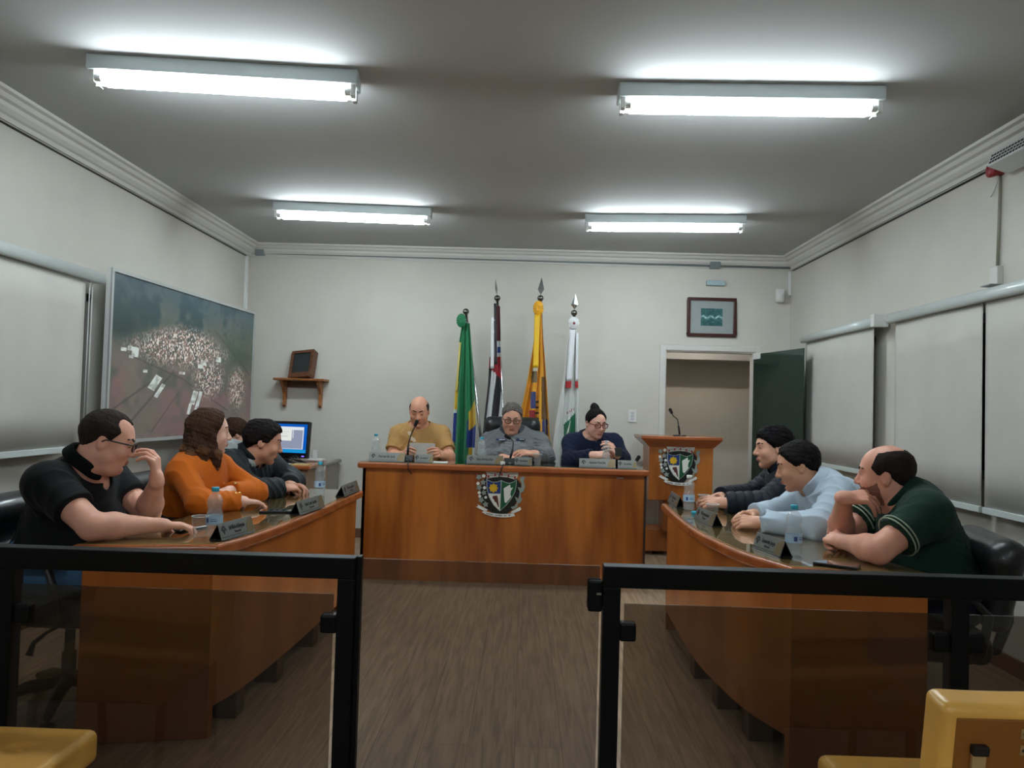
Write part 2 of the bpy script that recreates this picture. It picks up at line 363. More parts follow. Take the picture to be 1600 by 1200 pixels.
# plaster cornice round the ceiling
prof = [(0, -.125), (.012, -.125), (.016, -.1), (.03, -.092), (.045, -.07), (.05, -.05), (.072, -.042), (.085, -.022), (.108, -.016), (.112, 0), (0, 0)]
def cornice(name, a, b, inn):
    a = np.array(a, float); b = np.array(b, float); t = unit(b-a); s = MB().prism(prof, a, inn, (0, 0, 1), t, 0, np.linalg.norm(b-a)); struct(name, s, M_corn)
cornice('trim_2', (XL, YF, ZC), (XL, YB, ZC), (1, 0, 0)); cornice('trim_3', (XR, YF, ZC), (XR, YB, ZC), (-1, 0, 0)); cornice('trim_4', (XL, YB, ZC), (XR, YB, ZC), (0, -1, 0))
struct('baseboard_left', MB().box((XL, YF, 0), (XL+.015, YB, .09)), M_skirt, bevel=.004)
struct('baseboard_right', MB().box((XR-.015, YF, 0), (XR, YB, .09)), M_skirt, bevel=.004)
struct('baseboard_back', MB().box((XL, YB-.015, 0), (DX0-tw, YB, .09)).box((DX1+tw, YB-.015, 0), (XR, YB, .09)), M_skirt, bevel=.004)
# low platform behind the bench
struct('floor_dais', MB().box((-1.1, 5.83, 0), (.85, 6.98, .12)), M_floor)

# windows behind the roller blinds
M_pane = mat('night_window_glass', (12, 14, 16), .08)
M_wfr = mat('window_frame_paint', (120, 118, 112), .5)
def window(n, X, y0, y1, z0, z1, s):
    f = MB(); fw = .05; h = .03
    for (a, b) in (((y0, z0), (y1, z0+fw)), ((y0, z1-fw), (y1, z1)), ((y0, z0), (y0+fw, z1)), ((y1-fw, z0), (y1, z1)), (((y0+y1)/2-.02, z0), ((y0+y1)/2+.02, z1))): f.box((min(X, X+s*h), a[0], a[1]), (max(X, X+s*h), b[0], b[1]))
    o = struct('window_%d' % n, f, M_wfr); obj('pane', MB().box((min(X, X+s*.012), y0+.02, z0+.02), (max(X, X+s*.012), y1-.02, z1-.02)), M_pane, parent=o)
window(1, XL, 2.2, 4.72, .98, 1.93, 1); window(2, XR, 5.66, 6.8, .98, 1.9, -1); window(3, XR, 2.6, 5.22, .98, 1.9, -1)
M_cass = mat('blind_cassette', (205, 214, 212), .3, coat=.3)
M_blind = mat('blind_fabric', (200, 197, 190), .8, var=.06, vs=3, bump=.15, bs=500)
def blind(label, X, s, y0, y1, zt, zb, cuts, group):
    """cassette along the wall, one or two cloths, a bottom bar to each"""
    c = thing('roller_blind', label, 'roller blind', (X, (y0+y1)/2, zb), 0, group)
    org = (X, (y0+y1)/2, zb)
    pr = [(.045*math.cos(a_), .03+.042*math.sin(a_)) for a_ in np.linspace(-.75, PI+.75, 22)]
    wx = (XR if s < 0 else XL)
    obj('cassette', MB().prism([(q[0]*s*-1, q[1]) for q in pr], (X, y0-.02, zt), (1, 0, 0), (0, 0, 1), (0, 1, 0), 0, y1-y0+.04, smooth=True), M_cass, parent=c, org=org)
    for yy in (y0+.1, y1-.1): obj('bracket', MB().box((min(X, wx), yy-.015, zt+.02), (max(X, wx), yy+.015, zt+.05)), M_grey, parent=c, org=org)
    for (a, b) in cuts:
        G = np.zeros((40, 6, 3))
        for i in range(40):
            for j in range(6):
                v = j/5; y = a+(b-a)*i/39; G[i, j] = (X+.004*math.sin(i*.5)*v+.003*math.sin(i*.21+1), y, zt+.01+(zb-zt-.01)*v)
        cl = obj('fabric', MB().sheet(G), M_blind, parent=c, org=org, solid=.0015)
        obj('bottom_bar', MB().box((X-.011, a, zb-.028), (X+.011, b, zb+.006)), M_cass, parent=c, org=org, bevel=.003)
    return c
XBL, XBR = -2.62, 2.48
BL = blind('wide pale roller blind on the left wall, running to the big aerial photograph', XBL, 1, 2.0, 4.62, 1.985, 1.0, [(2.03, 4.5)], 'roller blinds')
ch = MB(); 
for yy in (4.545, 4.575): ch.tube([(XBL, yy, 1.985), (XBL, yy, 1.02)], .003, 6)
obj('pull_cord', ch, M_white, parent=BL, org=(XBL, 3.31, 1.0))
B2 = blind('single pale roller blind on the right wall behind the open green door', XBR, -1, 5.47, 6.86, 1.95, .915, [(5.52, 6.84)], 'roller blinds')
obj('end_cap', MB().box((XBR-.055, 5.40, 1.94), (XBR+.05, 5.455, 2.03)), M_white, parent=B2, org=(XBR, 6.165, .915), bevel=.004)
blind('long pale double roller blind on the right wall, two cloths with a dark gap', XBR, -1, 2.5, 5.24, 1.945, .835, [(2.55, 4.185), (4.215, 5.20)], 'roller blinds')

# ------------------------------------------------------------------ fluorescent fittings (the room's light) and added fill lamps
M_lampbody = mat('lamp_enamel', (190, 200, 202), .4)
M_tube = emitter('tube_glow', (238, 250, 255), TUBE)
def lamp(pa, pb, label, world=None):
    a, b = (PZ(*pa, ZC), PZ(*pb, ZC)) if world is None else world
    t = unit(b-a); Ln = np.linalg.norm(b-a); u = np.array([-t[1], t[0], 0.]); dn = np.array([0, 0, -1.]); c = (a+b)/2+u*.065
    o = thing('ceiling_light', label, 'ceiling light', c, 0, 'fluorescent ceiling lights')
    fr = lambda mb, n, m, **k: obj(n, mb, m, parent=o, org=c, **k)
    h = .068
    fr(MB().bx(a, t, u, dn, (0, 0, 0), (Ln, .13, h)), 'housing', M_lampbody, bevel=.006)
    for k in (.032, .098):
        fr(MB().tube([a+t*.055+u*k+dn*(h+.03), b-t*.055+u*k+dn*(h+.03)], .0165, 14), 'tube', M_tube)
        for (e0, s) in ((a, 1), (b, -1)):
            fr(MB().bx(e0+t*s*.012+u*k, t*s, u, dn, (0, -.018, h-.005), (.02, .018, h+.052)).tube([e0+t*s*.03+u*k+dn*(h+.03), e0+t*s*.06+u*k+dn*(h+.03)], .0175, 12), 'socket', M_white, bevel=.002)
    return o
lamp((134, 82), (559, 107.5), 'fluorescent ceiling light at upper left, nearest of the left pair')
lamp((968, 127), (1386, 132.5), 'fluorescent ceiling light at upper right, nearest of the right pair')
lamp((426, 314), (674, 324), 'smaller looking fluorescent ceiling light above the town photograph end of the room')
lamp((914, 334), (1167, 335.5), 'smaller looking fluorescent ceiling light above the lectern end of the room')
def corridor_fill_lamp():  # lamp added out of sight to brighten the doorway
    c = (1.9, 8.3, 2.45); o = thing('corridor_fill_light', 'small ceiling light in the corridor beyond the doorway', 'ceiling light', c)
    obj('housing', MB().box((1.6, 8.22, 2.41), (2.2, 8.38, 2.45)), M_lampbody, parent=o, org=c, bevel=.004); obj('tube', MB().tube([(1.62, 8.3, 2.39), (2.18, 8.3, 2.39)], .0165, 12), emitter('corridor_fill_glow', (255, 240, 222), TUBE*1.15), parent=o, org=c)
corridor_fill_lamp()
for sx in (-1.52, .98): lamp(None, None, 'fluorescent ceiling light over the rear public seats, %s side' % ('left' if sx < 0 else 'right'), (np.array([sx-.62, -1.35, ZC]), np.array([sx+.62, -1.35, ZC])))  # two fittings added behind the camera to lift the faces
# fittings on the walls
def simple(name, label, cat, mb, m, org, group=None, **k): return tag(obj(name, mb, m, org=org, **k), label, cat, group)
zc_ = 2.755
cd = MB().tube([(XL+.03, YB-.02, zc_), (XR-.01, YB-.02, zc_-.02)], .011, 10)
cdo = simple('conduit_pipe', 'grey metal conduit running along the back wall under the cornice', 'conduit', cd, M_grey, (0, YB-.02, zc_))
obj('junction_box', MB().box((XL+.06, YB-.05, zc_-.03), (XL+.15, YB, zc_+.03)), M_grey, parent=cdo, org=(0, YB-.02, zc_), bevel=.004)
q = P(1116, 415, YB); obj('junction_box', MB().box((q[0]-.05, YB-.055, zc_-.045), (q[0]+.05, YB, zc_+.02)), M_grey, parent=cdo, org=(0, YB-.02, zc_), bevel=.004)
for (X, s, nm) in ((XL, 1, 'left'), (XR, -1, 'right')):
    simple('cable', 'thin dark cable along the top of the %s wall below the cornice' % nm, 'cable', MB().tube([(X+s*.006, 1.5 if s > 0 else 3.72, 2.70), (X+s*.006, 7.42, 2.70)], .006, 6), M_dark, (X+s*.006, 5, 2.70))
ct = MB().box((XL, YB-.14, 2.05), (XL+.025, YB-.1, 2.7)); simple('cable_cover', 'white cable cover running down the left wall by the corner behind the photograph', 'cable cover', ct, M_white, (XL, YB-.12, 2.05), bevel=.003)
q = P(1231, 452, YB-.02); cc = MB().box((XR-.03, YB-.03, q[2]-.06), (XR-.002, YB, 2.7)); cv = simple('cable_cover', 'white cable cover in the right back corner below the cornice', 'cable cover', cc, M_white, (XR-.01, YB, q[2]), bevel=.003)
q = P(1218, 462, YB-.05)
sn = thing('motion_sensor', 'small white alarm sensor high in the right back corner', 'sensor', (q[0], YB, q[2]))
og = (q[0], YB, q[2]); s_ = SDF((q[0]-.08, YB-.14, q[2]-.1), (q[0]+.08, YB+.02, q[2]+.1), .004); s_.rbox((q[0], YB-.055, q[2]), (.04, .03, .065), .018); s_.ell((q[0], YB-.08, q[2]-.015), (.028, .018, .035), k=.01)
s_.obj('housing', M_white, sn, og); obj('mount', MB().box((q[0]-.015, YB-.03, q[2]-.02), (q[0]+.015, YB, q[2]+.03)), M_grey, parent=sn, org=og)
q = P(1117, 443, YB)
el = thing('emergency_light', 'slim pale blue white emergency light above the framed picture', 'emergency light', (q[0], YB, q[2])); og = (q[0], YB, q[2])
obj('housing', MB().box((q[0]-.088, YB-.045, q[2]-.025), (q[0]+.088, YB, q[2]+.025)), mat('pale_blue_plastic', (168, 190, 198), .4), parent=el, org=og, bevel=.006)
obj('power_cord', MB().tube([(q[0]-.02, YB-.01, q[2]+.02), (q[0]+.02, YB-.006, q[2]+.07), (q[0]+.07, YB-.006, q[2]+.09), (q[0]+.09, YB-.006, q[2]+.2)], .003, 6), M_white, parent=el, org=og)
q = P(988, 650, YB); sw = thing('light_switch', 'white light switch plate on the back wall left of the doorway', 'switch', (q[0], YB, q[2])); og = (q[0], YB, q[2])
obj('plate', MB().box((q[0]-.038, YB-.01, q[2]-.06), (q[0]+.038, YB, q[2]+.06)), M_white, parent=sw, org=og, bevel=.003)
for k in (-1, 0, 1): obj('rocker', MB().box((q[0]-.016, YB-.014, q[2]+k*.028-.011), (q[0]+.016, YB-.01, q[2]+k*.028+.011)), mat('rocker_grey', (190, 194, 196), .4), parent=sw, org=og, bevel=.002)
# framed picture over the doorway (a plain stand-in for its artwork)
q0, q1 = P(1074, 463, YB), P(1149, 529, YB); cx, cz = (q0[0]+q1[0])/2, (q0[2]+q1[2])/2; hw, hh = (q1[0]-q0[0])/2, (q0[2]-q1[2])/2-.01
pc = thing('framed_picture', 'framed teal toned picture with grey mat above the doorway', 'picture', (cx, YB, cz)); og = (cx, YB, cz)
f = MB()
for (a, b) in (((-hw, -hh), (hw, -hh+.03)), ((-hw, hh-.03), (hw, hh)), ((-hw, -hh+.03), (-hw+.03, hh-.03)), ((hw-.03, -hh+.03), (hw, hh-.03))): f.box((cx+a[0], YB-.03, cz+a[1]), (cx+b[0], YB, cz+b[1]))
obj('frame', f, wood('mahogany', (44, 18, 16), (80, 36, 30), (10, 10, 10), .3), parent=pc, org=og, bevel=.005)
obj('mat_board', MB().box((cx-hw+.028, YB-.014, cz-hh+.028), (cx+hw-.028, YB-.01, cz+hh-.028)), mat('mat_grey', (150, 158, 158), .6), parent=pc, org=og)
def paint_grid(name, o, ux, uy, un, nu, nv, fn, m, parent, org, h=.0):
    u = np.linspace(0, 1, nu+1); v = np.linspace(0, 1, nv+1); U, V = np.meshgrid(u, v, indexing='ij')
    G = np.array(o)[None, None]+U[..., None]*np.array(ux)+V[..., None]*np.array(uy)+np.array(un)*h-np.array(org)
    me = bpy.data.meshes.new(name); i, j = np.meshgrid(np.arange(nu), np.arange(nv), indexing='ij'); w_ = nv+1
    Q = np.stack([i*w_+j, (i+1)*w_+j, (i+1)*w_+j+1, i*w_+j+1], -1).reshape(-1, 4)
    me.from_pydata(G.reshape(-1, 3).tolist(), [], Q.tolist()); C_ = fn(U, V)
    L3 = np.where(C_ <= .04045, C_/12.92, ((C_+.055)/1.055)**2.4); al = np.concatenate([L3, np.ones(L3.shape[:2]+(1,))], -1).reshape(-1, 4)
    ca = me.color_attributes.new('col', 'FLOAT_COLOR', 'POINT'); ca.data.foreach_set('color', al.astype(np.float32).ravel()); me.materials.append(m)
    ob = bpy.data.objects.new(name, me); place(ob, parent, (0, 0, 0)); return ob
def vnoise(U, V, f, seed):
    g = np.random.default_rng(seed); n = 64; T = g.random((n, n)); x = U*f; y = V*f; i = np.floor(x).astype(int); j = np.floor(y).astype(int); a = x-i; b = y-j; a = a*a*(3-2*a); b = b*b*(3-2*b)
    t = lambda p, q_: T[p % n, q_ % n]
    return (t(i, j)*(1-a)+t(i+1, j)*a)*(1-b)+(t(i, j+1)*(1-a)+t(i+1, j+1)*a)*b
def teal(U, V):
    n = vnoise(U, V, 9, 1)*.5+vnoise(U, V, 24, 2)*.5
    a = np.array([20, 66, 66])/255; b = np.array([70, 128, 128])/255; C_ = a+(b-a)*n[..., None]
    band = np.exp(-((V-.5-.05*np.sin(U*17))/.07)**2)*(.5+.5*(vnoise(U, V, 20, 3) > .42)); return C_+(np.array([190, 225, 222])/255-C_)*np.clip(band, 0, .9)[..., None]
paint_grid('print', (cx-.105, YB-.0145, cz-.085), (.21, 0, 0), (0, 0, .17), (0, -1, 0), 60, 48, teal, colattr('print_ink', .4), pc, og)
# right wall: red alarm, conduit to a box, slotted light fitting
q = PX(1558, 266, XR-.03); al = thing('alarm_sounder', 'small red alarm sounder at the top of the right wall', 'alarm', (XR, q[1], q[2])); og = (XR, q[1], q[2])
obj('horn', MB().lathe([(.0, 0), (.028, 0), (.03, .03), (.04, .06), (.04, .07), (0, .07)], (XR, q[1], q[2]), 16, ax=(-1, 0, 0)), mat('alarm_red', (150, 26, 36), .4), parent=al, org=og)
obj('hanging_wire', MB().tube([(XR-.02, q[1], q[2]-.03), (XR-.012, q[1]+.05, q[2]-.09), (XR-.01, q[1]+.09, q[2]-.12)], .004, 6), M_white, parent=al, org=og)
qb = PX(1556, 431, XR-.02)
cq = thing('wall_conduit', 'pale vertical conduit with a box at its foot on the right wall', 'conduit', (XR, qb[1], qb[2])); og = (XR, qb[1], qb[2])
obj('pipe', MB().tube([(XR-.012, q[1], q[2]-.03), (XR-.012, qb[1], qb[2]+.04)], .008, 8), mat('aged_conduit', (140, 140, 124), .5), parent=cq, org=og)
obj('outlet_box', MB().box((XR-.035, qb[1]-.035, qb[2]-.05), (XR, qb[1]+.035, qb[2]+.05)), M_corn, parent=cq, org=og, bevel=.004)
obj('outlet_flap', MB().box((XR-.075, qb[1]-.04, qb[2]-.056), (XR, qb[1]+.05, qb[2]-.05)), M_grey, parent=cq, org=og)
q = PX(1570, 262, XR-.05); y1 = q[1]-.01; gl = thing('slotted_wall_light', 'grey slotted metal light fitting at the top right edge of the view', 'wall light', (XR, y1-.3, q[2])); og = (XR, y1-.3, q[2])
g = MB(); R = Matrix.Rotation(math.radians(18), 3, 'Y')
g.box((-.07, -.3, -.035), (.05, .3, .035), R=R, c=(XR-.075, y1-.3, q[2]+.01)); obj('housing', g, mat('light_fitting_grey', (206, 210, 210), .4), parent=gl, org=og, bevel=.006)
for r_ in range(3):
    sl = MB()
    for k in range(24): sl.box((-.0725, -.285+k*.024, -.024+r_*.019), (-.0695, -.285+k*.024+.014, -.014+r_*.019), R=R, c=(XR-.075, y1-.3, q[2]+.01))
    obj('slots', sl, M_dark, parent=gl, org=og)
obj('bracket', MB().box((XR-.04, y1-.35, q[2]-.02), (XR, y1-.25, q[2]+.05)), M_grey, parent=gl, org=og)

# ------------------------------------------------------------------ aerial town photograph
pa, pb = P(175, 418, 4.75), P(398, 489, 7.0); a0 = np.array([pa[0]-.005, pa[1], 1.0]); b0 = np.array([pb[0], pb[1], 1.0]); t = unit(b0-a0); W_ = np.linalg.norm(b0-a0); n_ = np.array([t[1], -t[0], 0.]); H_ = 1.11
org = (a0+b0)/2; ph = thing('aerial_photograph', 'large unframed aerial photograph of a town hung on the left wall', 'photograph', org)
obj('backing_panel', MB().bx(a0, t, (0, 0, 1), n_, (0, 0, -.03), (W_, H_, 0)), M_white, parent=ph, org=org, bevel=.003)
fr = MB()
for (p0, p1) in (((0, 0), (W_, .022)), ((0, H_-.022), (W_, H_)), ((0, .022), (.022, H_-.022)), ((W_-.022, .022), (W_, H_-.022))): fr.bx(a0, t, (0, 0, 1), n_, (p0[0], p0[1], 0), (p1[0], p1[1], .012))
obj('edge_strip', fr, mat('aluminium_edge', (186, 190, 188), .35, metal=.3), parent=ph, org=org)
for s_ in (.15, .85):
    for z_ in (.2, .95): c0 = a0+t*(W_*s_)+np.array([0, 0, z_]); obj('standoff', MB().box((XL+.003, c0[1]-.02, c0[2]-.02), (c0[0]-.02, c0[1]+.02, c0[2]+.02)), M_grey, parent=ph, org=org)
def town(U, V):
    A = lambda *c: np.array(c)/255
    mixc = lambda C_, c, w_: C_+(c-C_)*np.clip(w_, 0, 1)[..., None]
    n = lambda f, s: vnoise(U*1.9, V, f, s)
    base = n(4, 1)*.5+n(9, 2)*.3+n(26, 3)*.2
    C_ = np.zeros(U.shape+(3,))+A(92, 82, 76); C_ = mixc(C_, A(118, 104, 96), base)
    C_ = mixc(C_, A(112, 84, 82), (n(3, 8)-.45)*3*(V < .45)); C_ = mixc(C_, A(72, 80, 68), ((n(5, 4)*.6+n(17, 14)*.4)-.5)*2.6)
    C_ = mixc(C_, A(66, 84, 72), np.clip((V-.55)*2.6, 0, 1)*(.4+.8*n(7, 5))); C_ = mixc(C_, A(84, 96, 96), np.clip((V-.86)*6, 0, .7))
    C_ = mixc(C_, A(36, 56, 54), np.exp(-(((U-.05)/.14)**2+((V-.72)/.16)**2)*1.6)*1.2); C_ = mixc(C_, A(38, 60, 62), ((n(5, 6)*.5+n(13, 16)*.3+n(31, 17)*.2)-.5)*5*np.clip((V-.62)*6, 0, 1)); C_ = mixc(C_, A(52, 74, 88), np.clip((V-.7)*2.2, 0, .6))
    C_ = mixc(C_, A(56, 76, 62), np.exp(-((U-.85)/.2)**2-((V-.62)/.14)**2)*.9)
    # field tracks
    for (u0, v0, u1, v1, wd) in ((.02, .18, .22, .36, .006), (.1, .08, .36, .44, .006), (.42, .4, .78, .18, .005), (.66, .78, .98, .48, .005), (.24, .04, .4, .3, .003), (.1, .52, .42, .4, .005)):
        dx, dy = u1-u0, v1-v0; tt = np.clip(((U-u0)*dx+(V-v0)*dy)/(dx*dx+dy*dy), 0, 1); ds = np.hypot(U-u0-tt*dx, V-v0-tt*dy); C_ = mixc(C_, A(62, 60, 56), np.exp(-(ds/wd)**2)*.75)
    # town: dense specks of roofs inside two lobes
    g1 = np.exp(-(((U-.44-.25*(V-.63))/(.34-.9*np.clip(V-.6, 0, .2)))**2+((V-.62)/.15)**2)*1.3); g2 = np.exp(-(((U-.62)/.13)**2+((V-.42)/.16)**2)*1.4); g3 = np.exp(-(((U-.86)/.085)**2+((V-.36)/.18)**2)*1.5)
    den = np.clip(np.maximum(np.maximum(g1, g2), g3)*2.3-.35, 0, 1); s1 = vnoise(U*2.1, V, 95, 11); s2 = vnoise(U*2.1+3.1, V, 90, 12); s3 = vnoise(U, V, 40, 13)
    C_ = mixc(C_, A(96, 88, 84), den*.6); C_ = mixc(C_, A(58, 66, 58), den*(s2 < .3)); C_ = mixc(C_, A(142, 104, 92), den*(s1 > .5)*(s3 > .3)*.9); C_ = mixc(C_, A(190, 186, 180), den*(s2 > .6)*(s1 > .36)*.95)
    for (u, v, du, dv, r_) in ((.25, .36, .022, .05, .5), (.28, .31, .012, .05, .5), (.51, .27, .018, .05, .25), (.545, .25, .012, .07, .25), (.48, .19, .01, .04, .2), (.12, .56, .03, .014, .1), (.13, .53, .018, .018, .1), (.07, .55, .014, .01, 0), (.11, .51, .012, .01, 0), (.19, .43, .012, .01, 0), (.55, .5, .02, .014, 0), (.57, .53, .02, .02, 0), (.42, .44, .02, .01, 0), (.6, .16, .008, .03, .1), (.69, .57, .02, .02, 0)):
        x = (U-u)*math.cos(r_)-(V-v)*math.sin(r_); y = (U-u)*math.sin(r_)+(V-v)*math.cos(r_); C_ = mixc(C_, A(182, 190, 188), ((np.abs(x) < du) & (np.abs(y) < dv))*.9*(.5+vnoise(U, V, 50, 20)))
    gm = C_.mean(-1, keepdims=True); return np.clip((gm+(C_-gm)*.8)*1.36*A(255, 251, 248), 0, 1)
paint_grid('print', a0+t*.02+np.array([0, 0, .02]), t*(W_-.04), (0, 0, H_-.04), n_, 660, 320, town, colattr('photo_ink', .5, .0), ph, org, .002)
# ------------------------------------------------------------------ furniture
M_desk = wood('orange_veneer', (132, 68, 20), (186, 110, 42), (2.4, 2.4, .34), .33, .15, 1.2, 9.)
M_deskc = wood('curved_veneer', (148, 80, 28), (180, 106, 44), (1.4, 1.4, .25), .33, .15, .5, 4.)
M_deskh = wood('orange_veneer_across', (184, 132, 86), (218, 168, 118), (.35, 3.2, 3.2), .3, .1)
M_edge = wood('red_brown_edge', (152, 80, 38), (170, 92, 46), (1.5, 1.5, 1.5), .25, .3)
M_base = wood('dark_plinth_wood', (56, 30, 18), (84, 48, 30), (3, 3, 1), .45)
M_top = glassy('table_glass', (226, 232, 226), 1.5, .015, 1.52)
def smooth_line(pts, n=40):
    pts = [np.array(p, float) for p in pts]; pts = [2*pts[0]-pts[1]]+pts+[2*pts[-1]-pts[-2]]; out = []
    for i in range(1, len(pts)-2):
        p0, p1, p2, p3 = pts[i-1:i+3]
        for k in range(n//(len(pts)-3)+1):
            u = k/(n//(len(pts)-3)+1); out.append(.5*((2*p1)+(-p0+p2)*u+(2*p0-5*p1+4*p2-p3)*u*u+(-p0+3*p1-3*p2+p3)*u**3))
    return out+[pts[-2]]
def offset(line, d):
    out = []
    for i, p in enumerate(line):
        t = unit(line[min(i+1, len(line)-1)]-line[max(i-1, 0)]); out.append(p+d*np.array([-t[1], t[0]]))
    return out
EX, EY, EZ = (1, 0, 0), (0, 1, 0), (0, 0, 1)
def curved_desk(label, front, back, side, rail):
    """front: aisle edge from the near to the far end; side: +1 when the back edge lies towards +X"""
    fl = smooth_line(front); bl = smooth_line(back); org = (float(np.mean([p[0] for p in fl+bl])), 3.85, 0.)
    d = thing('curved_desk', label, 'desk', org, 0, 'curved council desks')
    sgn = -side                                  # offset sign that moves from the front line inwards
    poly = fl+bl[::-1]
    obj('tabletop', MB().prism(poly, (0, 0, 0), EX, EY, EZ, .700, .745), M_edge, parent=d, org=org, bevel=.012, seg=3)
    fi = offset(fl, sgn*.022); bi = offset(bl, -sgn*.01)
    sh = lambda L, a: [L[0]+unit(L[1]-L[0])*a]+L[1:-1]+[L[-1]-unit(L[-1]-L[-2])*a]
    fi, bi = sh(fi, .02), sh(bi, .02)
    obj('wood_inlay', MB().prism(fi+bi[::-1], (0, 0, 0), EX, EY, EZ, .745, .7458), M_deskh, parent=d, org=org)
    obj('glass_top', MB().prism(fi+bi[::-1], (0, 0, 0), EX, EY, EZ, .7459, .7500), M_top, parent=d, org=org)
    a = sh(offset(fl, sgn*.035), .035); b = sh(offset(fl, sgn*.055), .035)
    obj('front_panel', MB().prism(a+b[::-1], (0, 0, 0), EX, EY, EZ, .115, .700), M_deskc, parent=d, org=org)
    ba = sh(offset(bl, -sgn*.03), .035)
    for i in (0, -1):
        p, q = a[i], ba[i]; t = np.append(unit(q-p), 0); nn = np.append(unit(fl[1]-fl[0]) if i == 0 else -unit(fl[-1]-fl[-2]), 0)
        obj('end_panel', MB().bx((p[0], p[1], 0), t, nn, EZ, (0, 0, 0), (np.linalg.norm(q-p), .025, .700)), M_deskc, parent=d, org=org, bevel=.002)
    for k in (10, 20, 30):
        p = offset(fl, sgn*.10)[k]; obj('foot', MB().box((p[0]-.05, p[1]-.05, 0), (p[0]+.05, p[1]+.05, .115)), M_base, parent=d, org=org)
    for k in (12, 28):
        p, q = a[k], ba[min(k, len(ba)-1)]; t = np.append(unit(q-p), 0); obj('divider', MB().bx((p[0], p[1], 0), t, np.array([-t[1], t[0], 0]), EZ, (.02, -.01, .115), (np.linalg.norm(q-p)*.75, .01, .70)), M_desk, parent=d, org=org)
    return d
curved_desk('curved orange wood council desk on the left side with glass top', [(-1.153, 2.932), (-1.10, 3.168), (-1.066, 3.53), (-1.043, 3.986), (-1.028, 4.505), (-1.015, 4.935)], [(-1.67, 2.84), (-1.62, 3.2), (-1.585, 3.6), (-1.57, 4.0), (-1.56, 4.5), (-1.55, 4.905)], -1, None)
curved_desk('curved orange wood council desk on the right side with glass top', [(.99, 2.849), (.892, 3.122), (.846, 3.416), (.82, 3.739), (.828, 4.187), (.852, 4.731)], [(1.50, 2.77), (1.42, 3.1), (1.38, 3.4), (1.36, 3.75), (1.365, 4.2), (1.38, 4.73)], 1, None)
# head bench
BX0, BX1, BY, BZ = -1.19, .905, 5.74, .873
org = (-.14, 6.05, 0); bench = thing('head_bench', 'long orange wood head bench with town crest facing the room', 'bench desk', org)
T = lambda n, mb, m, **k: obj(n, mb, m, parent=bench, org=org, **k)
T('tabletop', MB().box((BX0-.035, BY-.04, BZ-.05), (BX1+.03, BY+.48, BZ-.006)), M_edge, bevel=.014, seg=3)
T('wood_inlay', MB().box((BX0-.015, BY-.015, BZ-.006), (BX1+.01, BY+.46, BZ-.0052)), M_deskh)
T('glass_top', MB().box((BX0-.015, BY-.015, BZ-.005), (BX1+.01, BY+.46, BZ)), M_top)
T('front_panel', MB().box((BX0, BY, .0), (BX1, BY+.022, BZ-.05)), M_desk)
for x in (BX0, BX1-.022): T('side_panel', MB().box((x+ (.022 if x > 0 else -.0), BY, 0), (x+ (.04 if x > 0 else .022), BY+.44, BZ-.05)), mat('dark_side_edge', (52, 34, 26), .5) if x > 0 else M_desk)
T('cable_grommet', MB().box((.70, BY-.004, BZ-.075), (.75, BY, BZ-.066)), M_steel)
